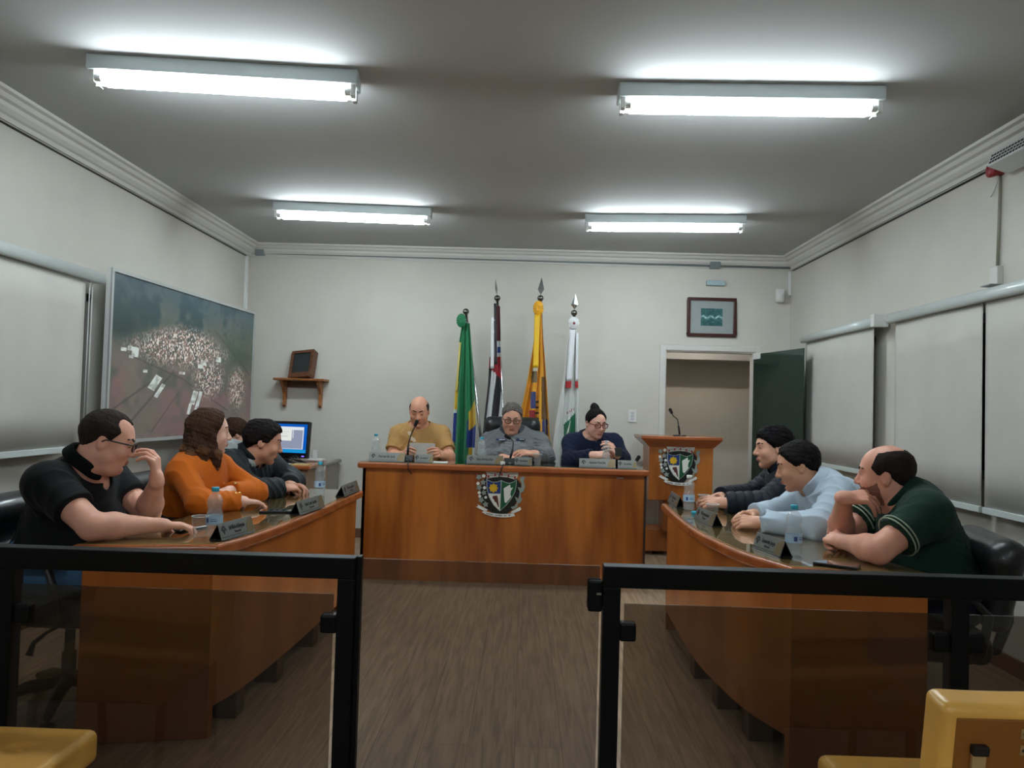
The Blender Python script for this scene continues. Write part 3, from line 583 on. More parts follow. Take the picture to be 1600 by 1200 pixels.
# town crest (bench and lectern): flat painted cut-outs stacked on a black board
CU = dict(black=(10, 12, 14), blue=(18, 52, 116), green=(14, 84, 50), yellow=(214, 170, 22), white=(226, 226, 220), grey=(140, 150, 144), red=(150, 38, 44), brown=(92, 44, 36), light=(176, 184, 178), wall=(192, 190, 182))
def crest(parent, org, o, ux, uy, un, s):
    def pc(name, polys, col, h, par=None, hh=.003, m=None):
        mb = MB()
        for pl in polys: mb.prism([((x-622)*s, -(y-600)*s) for (x, y) in pl], o, ux, uy, un, h, h+hh)
        return obj(name, mb, m or mat('crest_'+col, CU[col], .4), parent=par or parent, org=org)
    circ = lambda x, y, r, n=14: [(x+r*math.cos(2*PI*k/n), y+r*math.sin(2*PI*k/n)) for k in range(n)]
    e = pc('crest', [[(330, 330), (470, 300), (620, 290), (780, 305), (930, 340), (1000, 430), (990, 560), (950, 720), (850, 900), (760, 980), (620, 1000), (480, 970), (370, 900), (270, 820), (240, 700), (260, 480)]], 'black', 0, hh=.006)
    pc('shield', [[(350, 345), (400, 372), (470, 400), (560, 393), (630, 362), (700, 393), (780, 413), (850, 388), (918, 345), (918, 450), (893, 580), (833, 702), (742, 824), (620, 940), (498, 832), (407, 682), (362, 530)]], 'light', .006, e)
    pc('blue_field', [[(366, 368), (400, 384), (470, 408), (560, 402), (622, 377), (622, 610), (396, 610), (373, 500)]], 'blue', .009, e)
    pc('white_field', [[(398, 622), (620, 622), (616, 925), (506, 822), (424, 682)]], 'white', .009, e)
    pc('green_field', [[(638, 377), (700, 404), (780, 424), (850, 399), (906, 362), (906, 450), (882, 578), (825, 692), (735, 813), (630, 918)]], 'green', .009, e)
    pc('sun', [[(490+(92 if k % 2 == 0 else 66)*math.cos(PI*k/8), 512+(92 if k % 2 == 0 else 66)*math.sin(PI*k/8)) for k in range(16)]], 'yellow', .012, e)
    pc('territory_map', [[(680, 512), (800, 436), (810, 505), (856, 488), (816, 560), (808, 630), (830, 660), (775, 730), (730, 782), (702, 760), (690, 640)]], 'white', .012, e)
    pc('figure', [[(478, 662), (560, 648), (578, 700), (602, 850), (592, 872), (545, 770), (520, 765), (500, 715), (480, 710)]], 'brown', .012, e)
    pc('mural_crown', [[(330, 192), (420, 156), (432, 215), (452, 212), (458, 148), (552, 135), (566, 196), (584, 196), (592, 138), (692, 135), (708, 192), (726, 192), (734, 140), (830, 154), (838, 212), (856, 214), (866, 172), (956, 202), (930, 300), (882, 345), (760, 310), (620, 300), (480, 315), (352, 345), (366, 280)]], 'wall', .006, e, .008)
    pc('gate', [[(x-16, y-26), (x+16, y-26), (x+16, y+26), (x-16, y+26)] for (x, y) in ((392, 300), (515, 266), (636, 256), (764, 276), (884, 306))], 'red', .014, e)
    pc('crown_joint', [[(x-40, y-3), (x+40, y-3), (x+40, y+3), (x-40, y+3)] for (x, y) in ((455, 275), (575, 262), (700, 264), (825, 288), (455, 240), (575, 225), (700, 225), (830, 245), (505, 172), (642, 165), (780, 172))], 'black', .014, e)
    st = lambda x, y, r, a: [(x+(r if k % 2 == 0 else r*.55)*math.cos(PI*k/5+a), y+(r if k % 2 == 0 else r*.55)*math.sin(PI*k/5+a)) for k in range(10)]
    pc('cotton_leaf', [st(210, 320, 62, .3), st(292, 412, 60, .9), st(222, 512, 62, .1), st(312, 604, 58, .7), st(268, 742, 62, .2), st(350, 822, 62, .8), st(225, 610, 40, .4)], 'grey', .006, e, .004)
    pc('cotton_boll', [circ(*c) for c in ((300, 292, 34), (200, 436, 31), (322, 512, 30), (226, 606, 28), (238, 672, 28), (350, 690, 26))], 'white', .01, e)
    pc('cane_stem', [[(1020, 280), (1078, 288), (1050, 370), (1078, 480), (1050, 560), (1000, 592), (1008, 680), (1032, 700), (1000, 770), (950, 792), (950, 852), (862, 900), (820, 858), (900, 832), (938, 770), (890, 660), (962, 700), (980, 572), (938, 480), (1010, 500), (1008, 400), (970, 330)]], 'grey', .006, e, .004)
    pc('ribbon_tail', [[(200, 828), (392, 915), (372, 945), (300, 932), (170, 870), (216, 862)], [(1022, 892), (992, 848), (850, 930), (820, 962), (884, 966), (984, 922)]], 'white', .006, e)
    rb = pc('ribbon', [[(330, 940), (286, 966), (350, 1002), (470, 1036), (620, 1052), (760, 1050), (905, 1022), (884, 968), (760, 986), (620, 990), (460, 974)]], 'white', .009, e)
    o = np.array(o, float); ux = np.array(ux, float); uy = np.array(uy, float)
    for (tx, x, y, w_, rot) in (('PATRIA', 430, 1000, 130, -.17), ('CIVISMO', 600, 1019, 140, -.02), ('DO', 725, 1019, 50, .06), ('SP', 805, 1008, 45, .14)):
        ca, sa = math.cos(rot), math.sin(rot); a_ = ux*ca+uy*sa; b_ = -ux*sa+uy*ca
        text_mesh(tx, .013, o+ux*(x-622)*s-uy*(y-600)*s, a_, b_, un, .0126, mat('letter_black', (20, 20, 22), .5), 'lettering', e, org, w_*s)
    return e
qc = P(782, 770, BY); crest(bench, org, (qc[0], BY, qc[2]), EX, EZ, (0, -1, 0), .000398*1.0)
# lectern
LY = 6.85; l0, l1 = P(1013, 780, LY), P(1113, 780, LY); lx0, lx1 = l0[0], l1[0]; zb = l0[2]-.005
tp = P(1060, 682, LY)[2]; org = ((lx0+lx1)/2, LY+.2, 0); lec = thing('lectern', 'orange wood speaking lectern with town crest by the doorway', 'lectern', org)
T = lambda n, mb, m, **k: obj(n, mb, m, parent=lec, org=org, **k)
T('body', MB().box((lx0, LY, zb), (lx1, LY+.36, tp-.09)), M_desk, bevel=.003)
mxx = (lx0+lx1)/2; T('column', MB().box((mxx-.13, LY+.1, .24), (mxx+.16, LY+.33, zb)), M_desk, bevel=.003)
T('base', MB().box((lx0-.01, LY+.22, .035), (lx1+.01, LY+.52, .235)), M_desk, bevel=.004)
for sx in (lx0+.05, lx1-.05): T('foot', MB().box((sx-.04, LY+.26, 0), (sx+.04, LY+.48, .035)), M_base)
# flared collar and bowed reading board
fl = MB(); w0, w1 = (lx1-lx0)/2, (lx1-lx0)/2+.075
arc = [(w1*k/8, -.05*(1-(k/8)**2)) for k in range(-8, 9)]
A_ = [(mxx+x, LY-.03+y) for (x, y) in arc]+[(mxx+w1, LY+.45), (mxx-w1, LY+.45)]; B_ = [(mxx+x*w0/w1, LY+y*.15) for (x, y) in arc]+[(mxx+w0, LY+.37), (mxx-w0, LY+.37)]
n = len(A_); fl.add([(x, y, tp-.1) for (x, y) in B_]+[(x, y, tp-.028) for (x, y) in A_], [tuple(range(n))[::-1], tuple(range(n, 2*n))]+[(i, (i+1) % n, n+(i+1) % n, n+i) for i in range(n)])
T('collar', fl, M_edge); T('reading_board', MB().prism(A_, (0, 0, 0), EX, EY, EZ, tp-.028, tp), M_edge, bevel=.006)
qc = P(1061, 726, LY); crest(lec, org, (qc[0], LY, qc[2]), EX, EZ, (0, -1, 0), .000398*1.02)

# office chairs (black leather, five-star base); local: faces +Y, origin on the floor
M_leather = mat('black_leather', (22, 25, 27), .38, bump=.12, bs=40, coat=.1)
M_leath2 = mat('black_chair_plastic', (18, 20, 22), .4)
def make_chair(label, loc, rz, backtop=.93, arms=True, bw=.25):
    r = thing('office_chair', label, 'office chair', loc, rz, 'black leather office chairs')
    s = SDF((-.35, -.4, .3), (.35, .4, .62), .008); s.rbox((0, .0, .455), (.25, .25, .06), .05); s.rbox((0, .19, .455), (.24, .08, .055), .05, k=.03); s.noise(.002, (25,), 3)
    s.obj('seat', M_leather, r, (0, 0, 0))
    s = SDF((-.38, -.5, .5), (.38, -.05, backtop+.12), .008); zc = (backtop+.52)/2; hh = (backtop-.52)/2
    Rb = Matrix.Rotation(math.radians(12), 3, 'X'); Rb = np.array(Rb)
    s.rbox((0, -.285, zc), (bw, .045, hh), .04, Rb)
    up = Rb @ np.array([0, 0, 1.]); fw = Rb @ np.array([0, 1., 0]); c = np.array([0, -.285, zc])
    tpz = c+up*(hh-.07)+fw*.02; s.cone(tpz-np.array([bw-.07, 0, 0]), tpz+np.array([bw-.07, 0, 0]), .068, k=.03)
    for sx in (-1, 1): s.cone(c+up*(hh-.09)+fw*.02+np.array([sx*(bw-.06), 0, 0]), c-up*(hh-.08)+fw*.015+np.array([sx*(bw-.07), 0, 0]), .055, .045, k=.03)
    lb = c-up*(hh*.45)+fw*.035; s.cone(lb-np.array([bw-.12, 0, 0]), lb+np.array([bw-.12, 0, 0]), .05, k=.04)
    s.obj('backrest', M_leather, r, (0, 0, 0))
    obj('back_bracket', MB().tube([(0, -.2, .38), (0, -.33, .40), (0, -.37, .52), (0, -.365, .64)], .022, 10), M_leath2, parent=r)
    if arms:
        for sx in (-1, 1):
            a = obj('armrest', MB().tube([(sx*.24, .12, .42), (sx*.30, .13, .44), (sx*.315, .12, .55), (sx*.31, .08, .655), (sx*.31, -.14, .66), (sx*.315, -.2, .6), (sx*.30, -.18, .46), (sx*.24, -.16, .42)], .017, 10), M_leath2, parent=r)
            obj('arm_pad', MB().tube([(sx*.31, .12, .665), (sx*.31, .0, .675), (sx*.31, -.17, .668)], [.022, .027, .022], 10), M_leather, parent=a)
    obj('mechanism', MB().box((-.09, -.14, .355), (.09, .12, .40)), M_leath2, parent=r, bevel=.01)
    obj('tilt_lever', MB().tube([(.08, .02, .375), (.2, .02, .37), (.24, .0, .345), (.25, -.01, .30)], [.007, .007, .009, .014], 8), M_leath2, parent=r)
    obj('gas_column', MB().lathe([(.028, .10), (.028, .24), (.02, .24), (.02, .36)], seg=14, caps=True), M_leath2, parent=r)
    for k in range(5):
        a = 2*PI*k/5+.3; ca, sa = math.cos(a), math.sin(a)
        lg = obj('base_leg', MB().tube([(0, 0, .125), (ca*.14, sa*.14, .115), (ca*.28, sa*.28, .075)], [.03, .026, .017], 8), M_leath2, parent=r)
        obj('caster', MB().lathe([(0, -.024), (.022, -.024), (.027, -.018), (.027, .018), (.022, .024), (0, .024)], (ca*.28, sa*.28, .0275), 14, ax=(-sa, ca, 0)).tube([(ca*.28, sa*.28, .03), (ca*.28, sa*.28, .08)], .008, 6), M_dark, parent=lg)
    return r
# ------------------------------------------------------------------ railing, gate
M_rail = mat('black_rail_enamel', (5, 8, 11), .45, spec=.14)
M_tint = glassy('smoked_glass', (196, 190, 183), .9, .02, 1.5, .025, (150, 146, 140))  # grey diffuse share paints in the milky haze of reflections
RY = 2.1; RT = .879; TH = .058
def rail(label, x0, x1, posts, panes, clips):
    org = ((x0+x1)/2, RY+.025, 0); r = thing('railing', label, 'railing', org, 0, 'black railings with smoked glass'); T = lambda n, mb, m, **k: obj(n, mb, m, parent=r, org=org, **k)
    T('handrail', MB().box((x0, RY, RT-TH), (x1, RY+.05, RT)), M_rail, bevel=.003)
    for x in posts:
        T('post', MB().box((x, RY+.002, .012), (x+.047, RY+.048, RT-TH)), M_rail, bevel=.002)
        T('base_plate', MB().box((x-.03, RY-.03, 0), (x+.077, RY+.08, .012)), M_rail, bevel=.002)
    for (a, b) in panes: T('glass_panel', MB().box((a, RY+.022, .09), (b, RY+.028, .775)), M_tint)
    for (x, s, zs) in clips:
        for z in zs: T('glass_clip', MB().box((min(x, x+s*.045), RY+.006, z-.025), (max(x, x+s*.045), RY+.044, z+.025)), M_rail, bevel=.006)
    return r
xe = P(555, 872, RY)[0]; xs = P(944, 885, RY)[0]
zc = P(985, 990, RY)[2]; zl = P(515, 977, RY)[2]
pL = [xe-.047, P(2, 950, RY)[0]-.02]
rail('black metal railing with smoked glass panel on the left of the gap', -2.70, xe, pL+[-2.66, -2.1], [(-2.6, pL[1]-.01), (pL[1]+.058, xe-.06)], [(xe-.047, -1, (zl, .22)), (pL[1]+.047, 1, (zl, .22))])
p2 = P(1488, 1000, RY)[0]
rr = rail('black metal railing with smoked glass panel on the right of the gap', xs, 2.52, [xs, p2, 2.1], [(xs+.06, p2-.01), (p2+.058, 2.09)], [(xs+.047, 1, (zc, .22)), (p2, -1, (zc, .22)), (p2+.047, 1, (zc, .22))])
org = ((xe+xs)/2, RY+.025, 0); gt = thing('glass_gate', 'low smoked glass gate closing the gap between the two black railings', 'gate', org); T = lambda n, mb, m, **k: obj(n, mb, m, parent=gt, org=org, **k)
M_tint2 = glassy('gate_glass', (213, 210, 208), .9, .02, 1.5, .035, (150, 146, 140))  # diffuse share stands in for reflected haze here too
T('glass_leaf', MB().box((xe+.012, RY+.026, .06), (xs-.008, RY+.034, P(700, 880, RY)[2])), M_tint2)
T('hinge_channel', MB().box((xe+.0015, RY+.015, .04), (xe+.014, RY+.045, P(700, 876, RY)[2])), M_rail, bevel=.001)
q0, q1 = P(920, 908, RY), P(944, 958, RY)
T('lock_case', MB().box((q0[0], RY+.005, q1[2]), (xs-.002, RY+.0255, q0[2])), M_rail, bevel=.006)
T('lock_case', MB().box((q0[0], RY+.0345, q1[2]), (xs-.002, RY+.05, q0[2])), M_rail, bevel=.006)
T('lock_lever', MB().box((q0[0]+.022, RY-.002, (q0[2]+q1[2])/2+.006), (xs-.006, RY+.004, (q0[2]+q1[2])/2+.011)), M_steel)
T('pivot', MB().box((xe+.034, RY+.012, .0), (xe+.08, RY+.048, .06)), M_rail, bevel=.003)

# mustard auditorium seats in front of the railing; local: faces +Y
M_must = mat('mustard_vinyl', (226, 172, 82), .32, var=.12, vs=6, bump=.06, bs=14)
def make_seat(label, loc, rz):
    r = thing('auditorium_seat', label, 'auditorium seat', loc, rz, 'mustard auditorium seats')
    s = SDF((-.3, -.05, .32), (.3, .56, .56), .005); s.rbox((0, .25, .425), (.245, .235, .042), .022)
    for (x, y) in ((-.12, .15), (.12, .15), (-.12, .36), (.12, .36)):
        s.ell((x, y, .474), (.03, .03, .014), k=.012, op='s')
        for a in (.6, 2.2, 3.8, 5.4): s.cone((x, y, .472), (x+.09*math.cos(a), y+.09*math.sin(a), .475), .007, .002, k=.006, op='s')
    so = s.obj('seat', M_must, r, (0, 0, 0))
    obj('button', MB().lathe([(0, .006), (.008, .004), (.01, 0)], (-.12, .15, .458), 10).lathe([(0, .006), (.008, .004), (.01, 0)], (.12, .15, .458), 10).lathe([(0, .006), (.008, .004), (.01, 0)], (-.12, .36, .458), 10).lathe([(0, .006), (.008, .004), (.01, 0)], (.12, .36, .458), 10), M_must, parent=so)
    Rb = np.array(Matrix.Rotation(math.radians(8), 3, 'X')); s = SDF((-.3, -.25, .36), (.3, .1, .86), .005); s.rbox((0, -.035, .60), (.245, .038, .21), .016, Rb)
    s.noise(.0012, (30,), 5); bo = s.obj('backrest', M_must, r, (0, 0, 0))
    up = Rb @ np.array([0, 0, 1.]); bk = Rb @ np.array([0, -1., 0]); c = np.array([0, -.035, .60])+bk*.038
    obj('back_board', MB().bx(c, EX, up, bk, (-.225, -.195, -.002), (.225, .19, .0035)), mat('brown_vinyl_back', (138, 84, 26), .4, bump=.05, bs=30), parent=bo, bevel=.002)
    for sx in (-1, 1):
        x = sx*.185; sp = obj('support_strip', MB().bx(c+np.array([x, 0, 0]), EX, up, bk, (-.012, -.3, .003), (.012, .13, .012)), mat('worn_strip', (196, 164, 116), .35, metal=.3), parent=r, bevel=.002)
        obj('strip_cap', MB().bx(c+np.array([x, 0, 0]), EX, up, bk, (-.014, .128, .002), (.014, .145, .016)), M_dark, parent=sp, bevel=.002)
        obj('leg', MB().tube([(sx*.2, .4, .385), (sx*.2, .42, .02)], .014, 10), M_dark, parent=r); obj('leg', MB().tube([(sx*.2, .02, .385), (sx*.2, -.02, .02)], .014, 10), M_dark, parent=r)
        obj('skid', MB().tube([(sx*.2, -.08, .014), (sx*.2, .46, .014)], .014, 10), M_dark, parent=r)
    for k, z in ((0, .166), (1, .136)):
        pl = obj('number_plate', MB().bx(c+np.array([-.088, 0, 0]), EX, up, bk, (-.026+.001*k, z-.009, .0035), (.03, z+.009, .005)), mat('worn_plate', (176, 142, 96), .4, metal=.3, var=.25, vs=60), parent=bo, bevel=.001)
        for x in (-.019, .023): obj('screw', MB().lathe([(0, .0012), (.0025, .001), (.003, 0)], c+np.array([-.088+x, 0, 0])+up*z+bk*.005, 8, ax=bk), M_dark, parent=pl)
    obj('seat_rail', MB().box((-.21, .03, .37), (.21, .07, .385)).box((-.21, .38, .37), (.21, .42, .385)), M_dark, parent=r)
    return r
q = P(1462, 1075, 1.42); SX = q[0]+.235; SY = 1.47; SZ = q[2]-.815
seat1 = make_seat('mustard vinyl auditorium seat at lower right, its brown back towards the viewer', (SX, SY, 0), 0)
q = PZ(155, 1137, .465); dup(seat1, (q[0]-.24, q[1]-.485, 0), 0, 'mustard vinyl auditorium seat cushion at the lower left corner')
# ------------------------------------------------------------------ things on the walls and at the back
M_pine = wood('honey_pine', (128, 76, 36), (176, 112, 58), (8, 2, 8), .4)
M_walnut = wood('box_walnut', (72, 40, 24), (112, 66, 40), (8, 8, 4), .35)
q0, q1 = P(426, 590, 7.34), P(507, 592, 7.34); sz = q0[2]+.0; cx = (q0[0]+q1[0])/2+.01; org = (cx, YB, sz); hw = .245
sh = thing('wall_shelf', 'small honey wood bracket shelf on the back wall above the monitor', 'shelf', org)
T = lambda n, mb, m, **k: obj(n, mb, m, parent=sh, org=org, **k)
T('board', MB().box((cx-hw, YB-.2, sz-.022), (cx+hw, YB-.001, sz)), M_pine, bevel=.006, seg=3)
T('back_rail', MB().box((cx-hw+.06, YB-.022, sz-.085), (cx+hw-.06, YB-.001, sz-.022)), M_walnut)
bp = [(0, 0), (.16, 0), (.155, -.03), (.1, -.07), (.06, -.13), (.055, -.19), (.06, -.235), (.04, -.255), (.015, -.25), (0, -.22)]
for sx in (-1, 1): T('bracket_leg', MB().prism(bp, (cx+sx*(hw-.07)-.014, YB-.001, sz-.022), (0, -1, 0), (0, 0, 1), EX, 0, .028), M_pine, bevel=.003)
org = (cx-.0, YB-.1, sz); bx = thing('display_box', 'walnut display case with dark glass front leaning on the wall shelf', 'display case', (org[0], org[1], sz))
R = Matrix.Rotation(math.radians(-24), 3, 'X') @ Matrix.Rotation(math.radians(-14), 3, 'Z'); c = (cx+.0, YB-.165, sz+.024)
T = lambda n, mb, m, **k: obj(n, mb, m, parent=bx, org=org, **k)
w2, h2, d2 = .118, .275, .075
T('case', MB().box((-w2, .006, 0), (w2, d2, h2), R=R, c=c), M_walnut, bevel=.004)
f = MB()
for a, b in (((-w2, 0), (w2, .035)), ((-w2, h2-.03), (w2, h2)), ((-w2, .035), (-w2+.028, h2-.03)), ((w2-.028, .035), (w2, h2-.03))): f.box((a[0], -.012, a[1]), (b[0], .006, b[1]), R=R, c=c)
T('front_frame', f, M_walnut, bevel=.003)
T('glass_front', MB().box((-w2+.028, -.002, .035), (w2-.028, .005, h2-.03), R=R, c=c), mat('dark_case_glass', (34, 42, 44), .12))
T('sill', MB().box((-w2+.004, -.02, -.022), (w2-.004, d2-.006, 0), R=R, c=c), M_walnut, bevel=.004)

# computer corner
DY = 6.55; q0, q1 = P(400, 729, DY), P(484, 731, DY); dz = q1[2]+.015
org = ((q0[0]+q1[0])/2-.25, DY+.3, 0); cd = thing('computer_desk', 'small orange wood computer desk in the left back corner', 'desk', org)
T = lambda n, mb, m, **k: obj(n, mb, m, parent=cd, org=org, **k)
X1 = q1[0]; X0 = X1-.78
T('desktop', MB().box((X0, DY, dz-.035), (X1, DY+.62, dz)), M_edge, bevel=.01, seg=3)
M_lam = mat('beige_laminate', (150, 122, 96), .5, var=.1, vs=10)
for x in (X0+.03, X1-.075): T('side_panel', MB().box((x, DY+.04, 0), (x+.045, DY+.58, dz-.035)), M_lam)
T('back_panel', MB().box((X0+.07, DY+.5, .2), (X1-.08, DY+.52, dz-.035)), M_base)
q = P(488, 722, 6.95); cz = q[2]; org = (q[0]+.15, 7.1, 0); cb = thing('grey_cabinet', 'low pale grey cabinet in the back corner beside the computer desk', 'cabinet', org)
T = lambda n, mb, m, **k: obj(n, mb, m, parent=cb, org=org, **k)
M_cab = mat('cabinet_grey', (140, 134, 124), .5); qx = P(513, 722, 6.95)[0]; qa = X1+.008
T('carcass', MB().box((qa+.02, 6.98, 0), (qx-.02, 7.44, cz-.03)), M_cab, bevel=.003); T('top', MB().box((qa, 6.95, cz-.03), (qx, 7.46, cz)), M_cab, bevel=.006)
T('door', MB().box((qa+.03, 6.964, .06), (qx-.03, 6.979, cz-.05)), M_lam, bevel=.002)
rt = P(494, 722, 7.1); org = (rt[0], 7.1, cz); ro = thing('wifi_router', 'small white router with upright block on the grey cabinet', 'router', org)
obj('base', MB().box((rt[0]-.07, 7.04, cz), (rt[0]+.07, 7.16, cz+.022)), M_white, parent=ro, org=org, bevel=.006); obj('upright', MB().box((rt[0]-.03, 7.08, cz+.022), (rt[0]+.005, 7.12, cz+.1)), M_white, parent=ro, org=org, bevel=.006)
obj('lead', MB().tube([(rt[0]-.05, 7.1, cz+.02), (rt[0]-.09, 7.12, cz+.06), (rt[0]-.11, 7.13, cz+.2)], .004, 6), M_white, parent=ro, org=org)
# monitor
qa, qb, qc_ = P(484, 662, 6.75), P(477, 717, 6.72), P(406, 660, 6.85); ux = unit(qa-qc_); ux[2] = 0; ux = unit(ux); uy = unit(np.array([-.02, .1, 1.])); un = unit(np.cross(ux, uy)); uy = np.cross(un, ux); 
uy = -uy if uy[2] < 0 else uy; un = np.cross(ux, uy); mw, mh = .47, .325; bl = qb-ux*mw+ux*.0; bl = np.array([qa[0], qa[1], qb[2]])-ux*mw-ux*.01
org = (float(bl[0]+ux[0]*mw/2), float(bl[1]+ux[1]*mw/2)+.08, dz); mo = thing('computer_monitor', 'black monitor with lit blue screen on the corner computer desk', 'monitor', org)
T = lambda n, mb, m, **k: obj(n, mb, m, parent=mo, org=org, **k)
T('bezel', MB().bx(bl, ux, uy, un, (0, 0, -.045), (mw, mh, 0)), mat('gloss_black', (12, 14, 18), .18, coat=.4), bevel=.012)
def scr(U, V):
    A = lambda *c: np.array(c)/255
    C_ = np.zeros(U.shape+(3,))+A(12, 92, 190); r = lambda x0, y0, x1, y1: ((U > x0) & (U < x1) & (V > y0) & (V < y1))[..., None]
    C_ = np.where(r(.06, .13, .93, .90), A(226, 236, 246), C_); C_ = np.where(r(.07, .14, .91, .80), A(146, 154, 178), C_)
    C_ = np.where(r(.2, .42, .66, .84), A(234, 236, 232), C_); C_ = np.where(r(.24, .72, .6, .74) | r(.24, .64, .55, .66) | r(.24, .56, .58, .58), A(196, 200, 204), C_); C_ = np.where(r(.67, .5, .7, .82), A(220, 224, 230), C_)
    return np.where(r(0, .0, 1, .12), A(24, 150, 214), C_)
sm = bpy.data.materials.new('lit_screen'); sm.use_nodes = True; nt = sm.node_tree; va = nt.nodes.new('ShaderNodeVertexColor'); va.layer_name = 'col'; em = nt.nodes.new('ShaderNodeEmission'); em.inputs[1].default_value = .42; nt.links.new(va.outputs[0], em.inputs[0]); nt.links.new(em.outputs[0], nt.nodes['Material Output'].inputs[0])
paint_grid('screen', bl+ux*.022+uy*.045, ux*(mw-.044), uy*(mh-.07), un, 100, 66, scr, sm, mo, np.array(org), .0015)
T('power_led', MB().bx(bl, ux, uy, un, (mw-.06, .012, 0), (mw-.035, .024, .002)), emitter('led_violet', (120, 110, 255), .6))
bc = bl+ux*mw/2; T('neck', MB().box((bc[0]-.035, bc[1]+.02, dz+.012), (bc[0]+.035, bc[1]+.06, bc[2]+.12)), M_dark, bevel=.005)
T('stand', MB().lathe([(0, .014), (.1, .01), (.115, 0)], (bc[0], bc[1]+.04, dz), 24), M_dark)
cx = MB()
for k in range(4): a = bc+ux*(.04+.02*k); cx.tube([(a[0]-.02, a[1]-.02, dz+.006), (a[0]+.03, a[1]-.06, dz+.05+.01*k), (a[0]+.08, a[1]-.04, dz+.03), (a[0]+.1, a[1]+.06, dz+.006)], .004, 6)
T('cable_bundle', cx, M_dark)
q = P(474, 727, DY+.1); tag(obj('yellow_folder', MB().box((q[0]-.09, DY+.04, dz), (q[0]+.05, DY+.16, dz+.008)), mat('manila', (206, 184, 120), .6), org=(q[0], DY+.1, dz)), 'thin pale yellow folder on the edge of the computer desk', 'folder')
q = P(441, 727, DY+.1); tag(obj('paper_sheet', MB().box((q[0]-.1, DY+.03, dz), (q[0]+.06, DY+.2, dz+.003)), mat('office_paper', (226, 226, 222), .7), org=(q[0], DY+.1, dz)), 'white paper lying under the monitor on the computer desk', 'paper')

# ------------------------------------------------------------------ flags
M_pole = mat('chrome_pole', (196, 198, 200), .18, metal=1.)
M_ball = mat('finial_ball', (120, 118, 116), .2, metal=1.)
M_spear = mat('spear_steel', (176, 182, 184), .25, metal=1.)
def C3(*c): return c
FC = {}
def fmat(key, rgb):
    return mat('flag_cloth_'+key, rgb, .7, sheen=.15)
def flag(label, top, low, Y, finial, out, cols, pattern, seed, pleats=3.5, amp=.045, ribbons=()):
    """top/low: the pole's ball and a lower point (picture positions at depth Y); out: rows (y, left x, right x) of the hanging cloth"""
    a = P(*top, Y); b = P(*low, Y-.04); dr = unit(b-a); foot = a+dr*((a[2]-.03)/-dr[2]); org = (foot[0], foot[1], 0)
    f = thing('flag', label, 'flag', org, 0, 'flags on poles behind the bench'); T = lambda n, mb, m, **k: obj(n, mb, m, parent=f, org=org, **k)
    T('pole', MB().tube([a, foot], .013, 12), M_pole)
    T('stand', MB().lathe([(0, .05), (.03, .05), (.035, .03), (.045, .02), (.05, 0), (0, 0)], (foot[0], foot[1], 0), 24), M_ball)
    T('finial_ball', MB().lathe([(.03*math.sin(PI*k/10), -.03*math.cos(PI*k/10)) for k in range(11)], a, 18), M_ball)
    if finial:
        up = -dr; fi = P(*finial[0], Y); s = np.linalg.norm(fi-a); ax_ = unit(fi-a); w_ = finial[1]
        u_ = unit(np.cross(ax_, (0, 1, 0))); v_ = np.array([0, 1., 0]); ang = finial[2]; e = u_*math.cos(ang)+v_*math.sin(ang); g = -u_*math.sin(ang)+v_*math.cos(ang)
        pts = [a+ax_*.03, a+ax_*.045+e*w_*.25, a+ax_*(s*.42)+e*w_, fi, a+ax_*(s*.42)-e*w_, a+ax_*.045-e*w_*.25]; n = len(pts); c1 = a+ax_*(s*.45)
        m_ = MB(); vs = pts+[c1+g*.012, c1-g*.012]; m_.add(vs, [(i, (i+1) % n, n) for i in range(n)]+[((i+1) % n, i, n+1) for i in range(n)]); T('spear_head', m_, M_spear)
    ys = [o[0] for o in out]; nu, nv = 70, 90; G = np.zeros((nu, nv, 3)); g_ = np.random.default_rng(seed); ph = g_.uniform(0, 6, 3)
    rowL = [P(o[1], o[0], Y-.05) for o in out]; rowR = [P(o[2], o[0], Y-.05) for o in out]
    for j in range(nv):
        v = j/(nv-1); yy = ys[0]+v*(ys[-1]-ys[0]); L_ = np.array([np.interp(yy, ys, [r[c] for r in rowL]) for c in range(3)]); R_ = np.array([np.interp(yy, ys, [r[c] for r in rowR]) for c in range(3)])
        am = amp*min(1, .25+v*1.1)
        for i in range(nu):
            u = i/(nu-1); p = L_+(R_-L_)*u; p = p+np.array([0, -am*(math.sin(u*pleats*2*PI+ph[0]+1.1*v)*.8+.35*math.sin(u*pleats*4.3*PI+ph[1]))-.03*v, 0]); G[i, j] = p
    keys = list(cols); ms = [fmat(label.split()[0]+'_'+k, cols[k]) for k in keys]
    mf = lambda i, j: keys.index(pattern((i+.5)/(nu-1), ys[0]+(j+.5)/(nv-1)*(ys[-1]-ys[0]), out))
    T('cloth', MB().sheet(G, mf=mf), ms, solid=.003)
    for (nm, poly, col, dy) in ribbons:
        m_ = MB(); n = 16; gg = np.zeros((n, 4, 3))
        for i in range(n):
            t = i/(n-1)
            for k in range(4):
                x0, y0, x1, y1, wd = poly; p = P(x0+(x1-x0)*t+(k/3-.5)*wd, y0+(y1-y0)*t, Y-.05-dy-.03*t*0); gg[i, k] = p+np.array([0, .004*math.sin(t*30+k), 0])
        T(nm, m_.sheet(gg), mat('ribbon_'+'%d_%d_%d' % col, col, .5, sheen=.2), solid=.003)
    return f, T
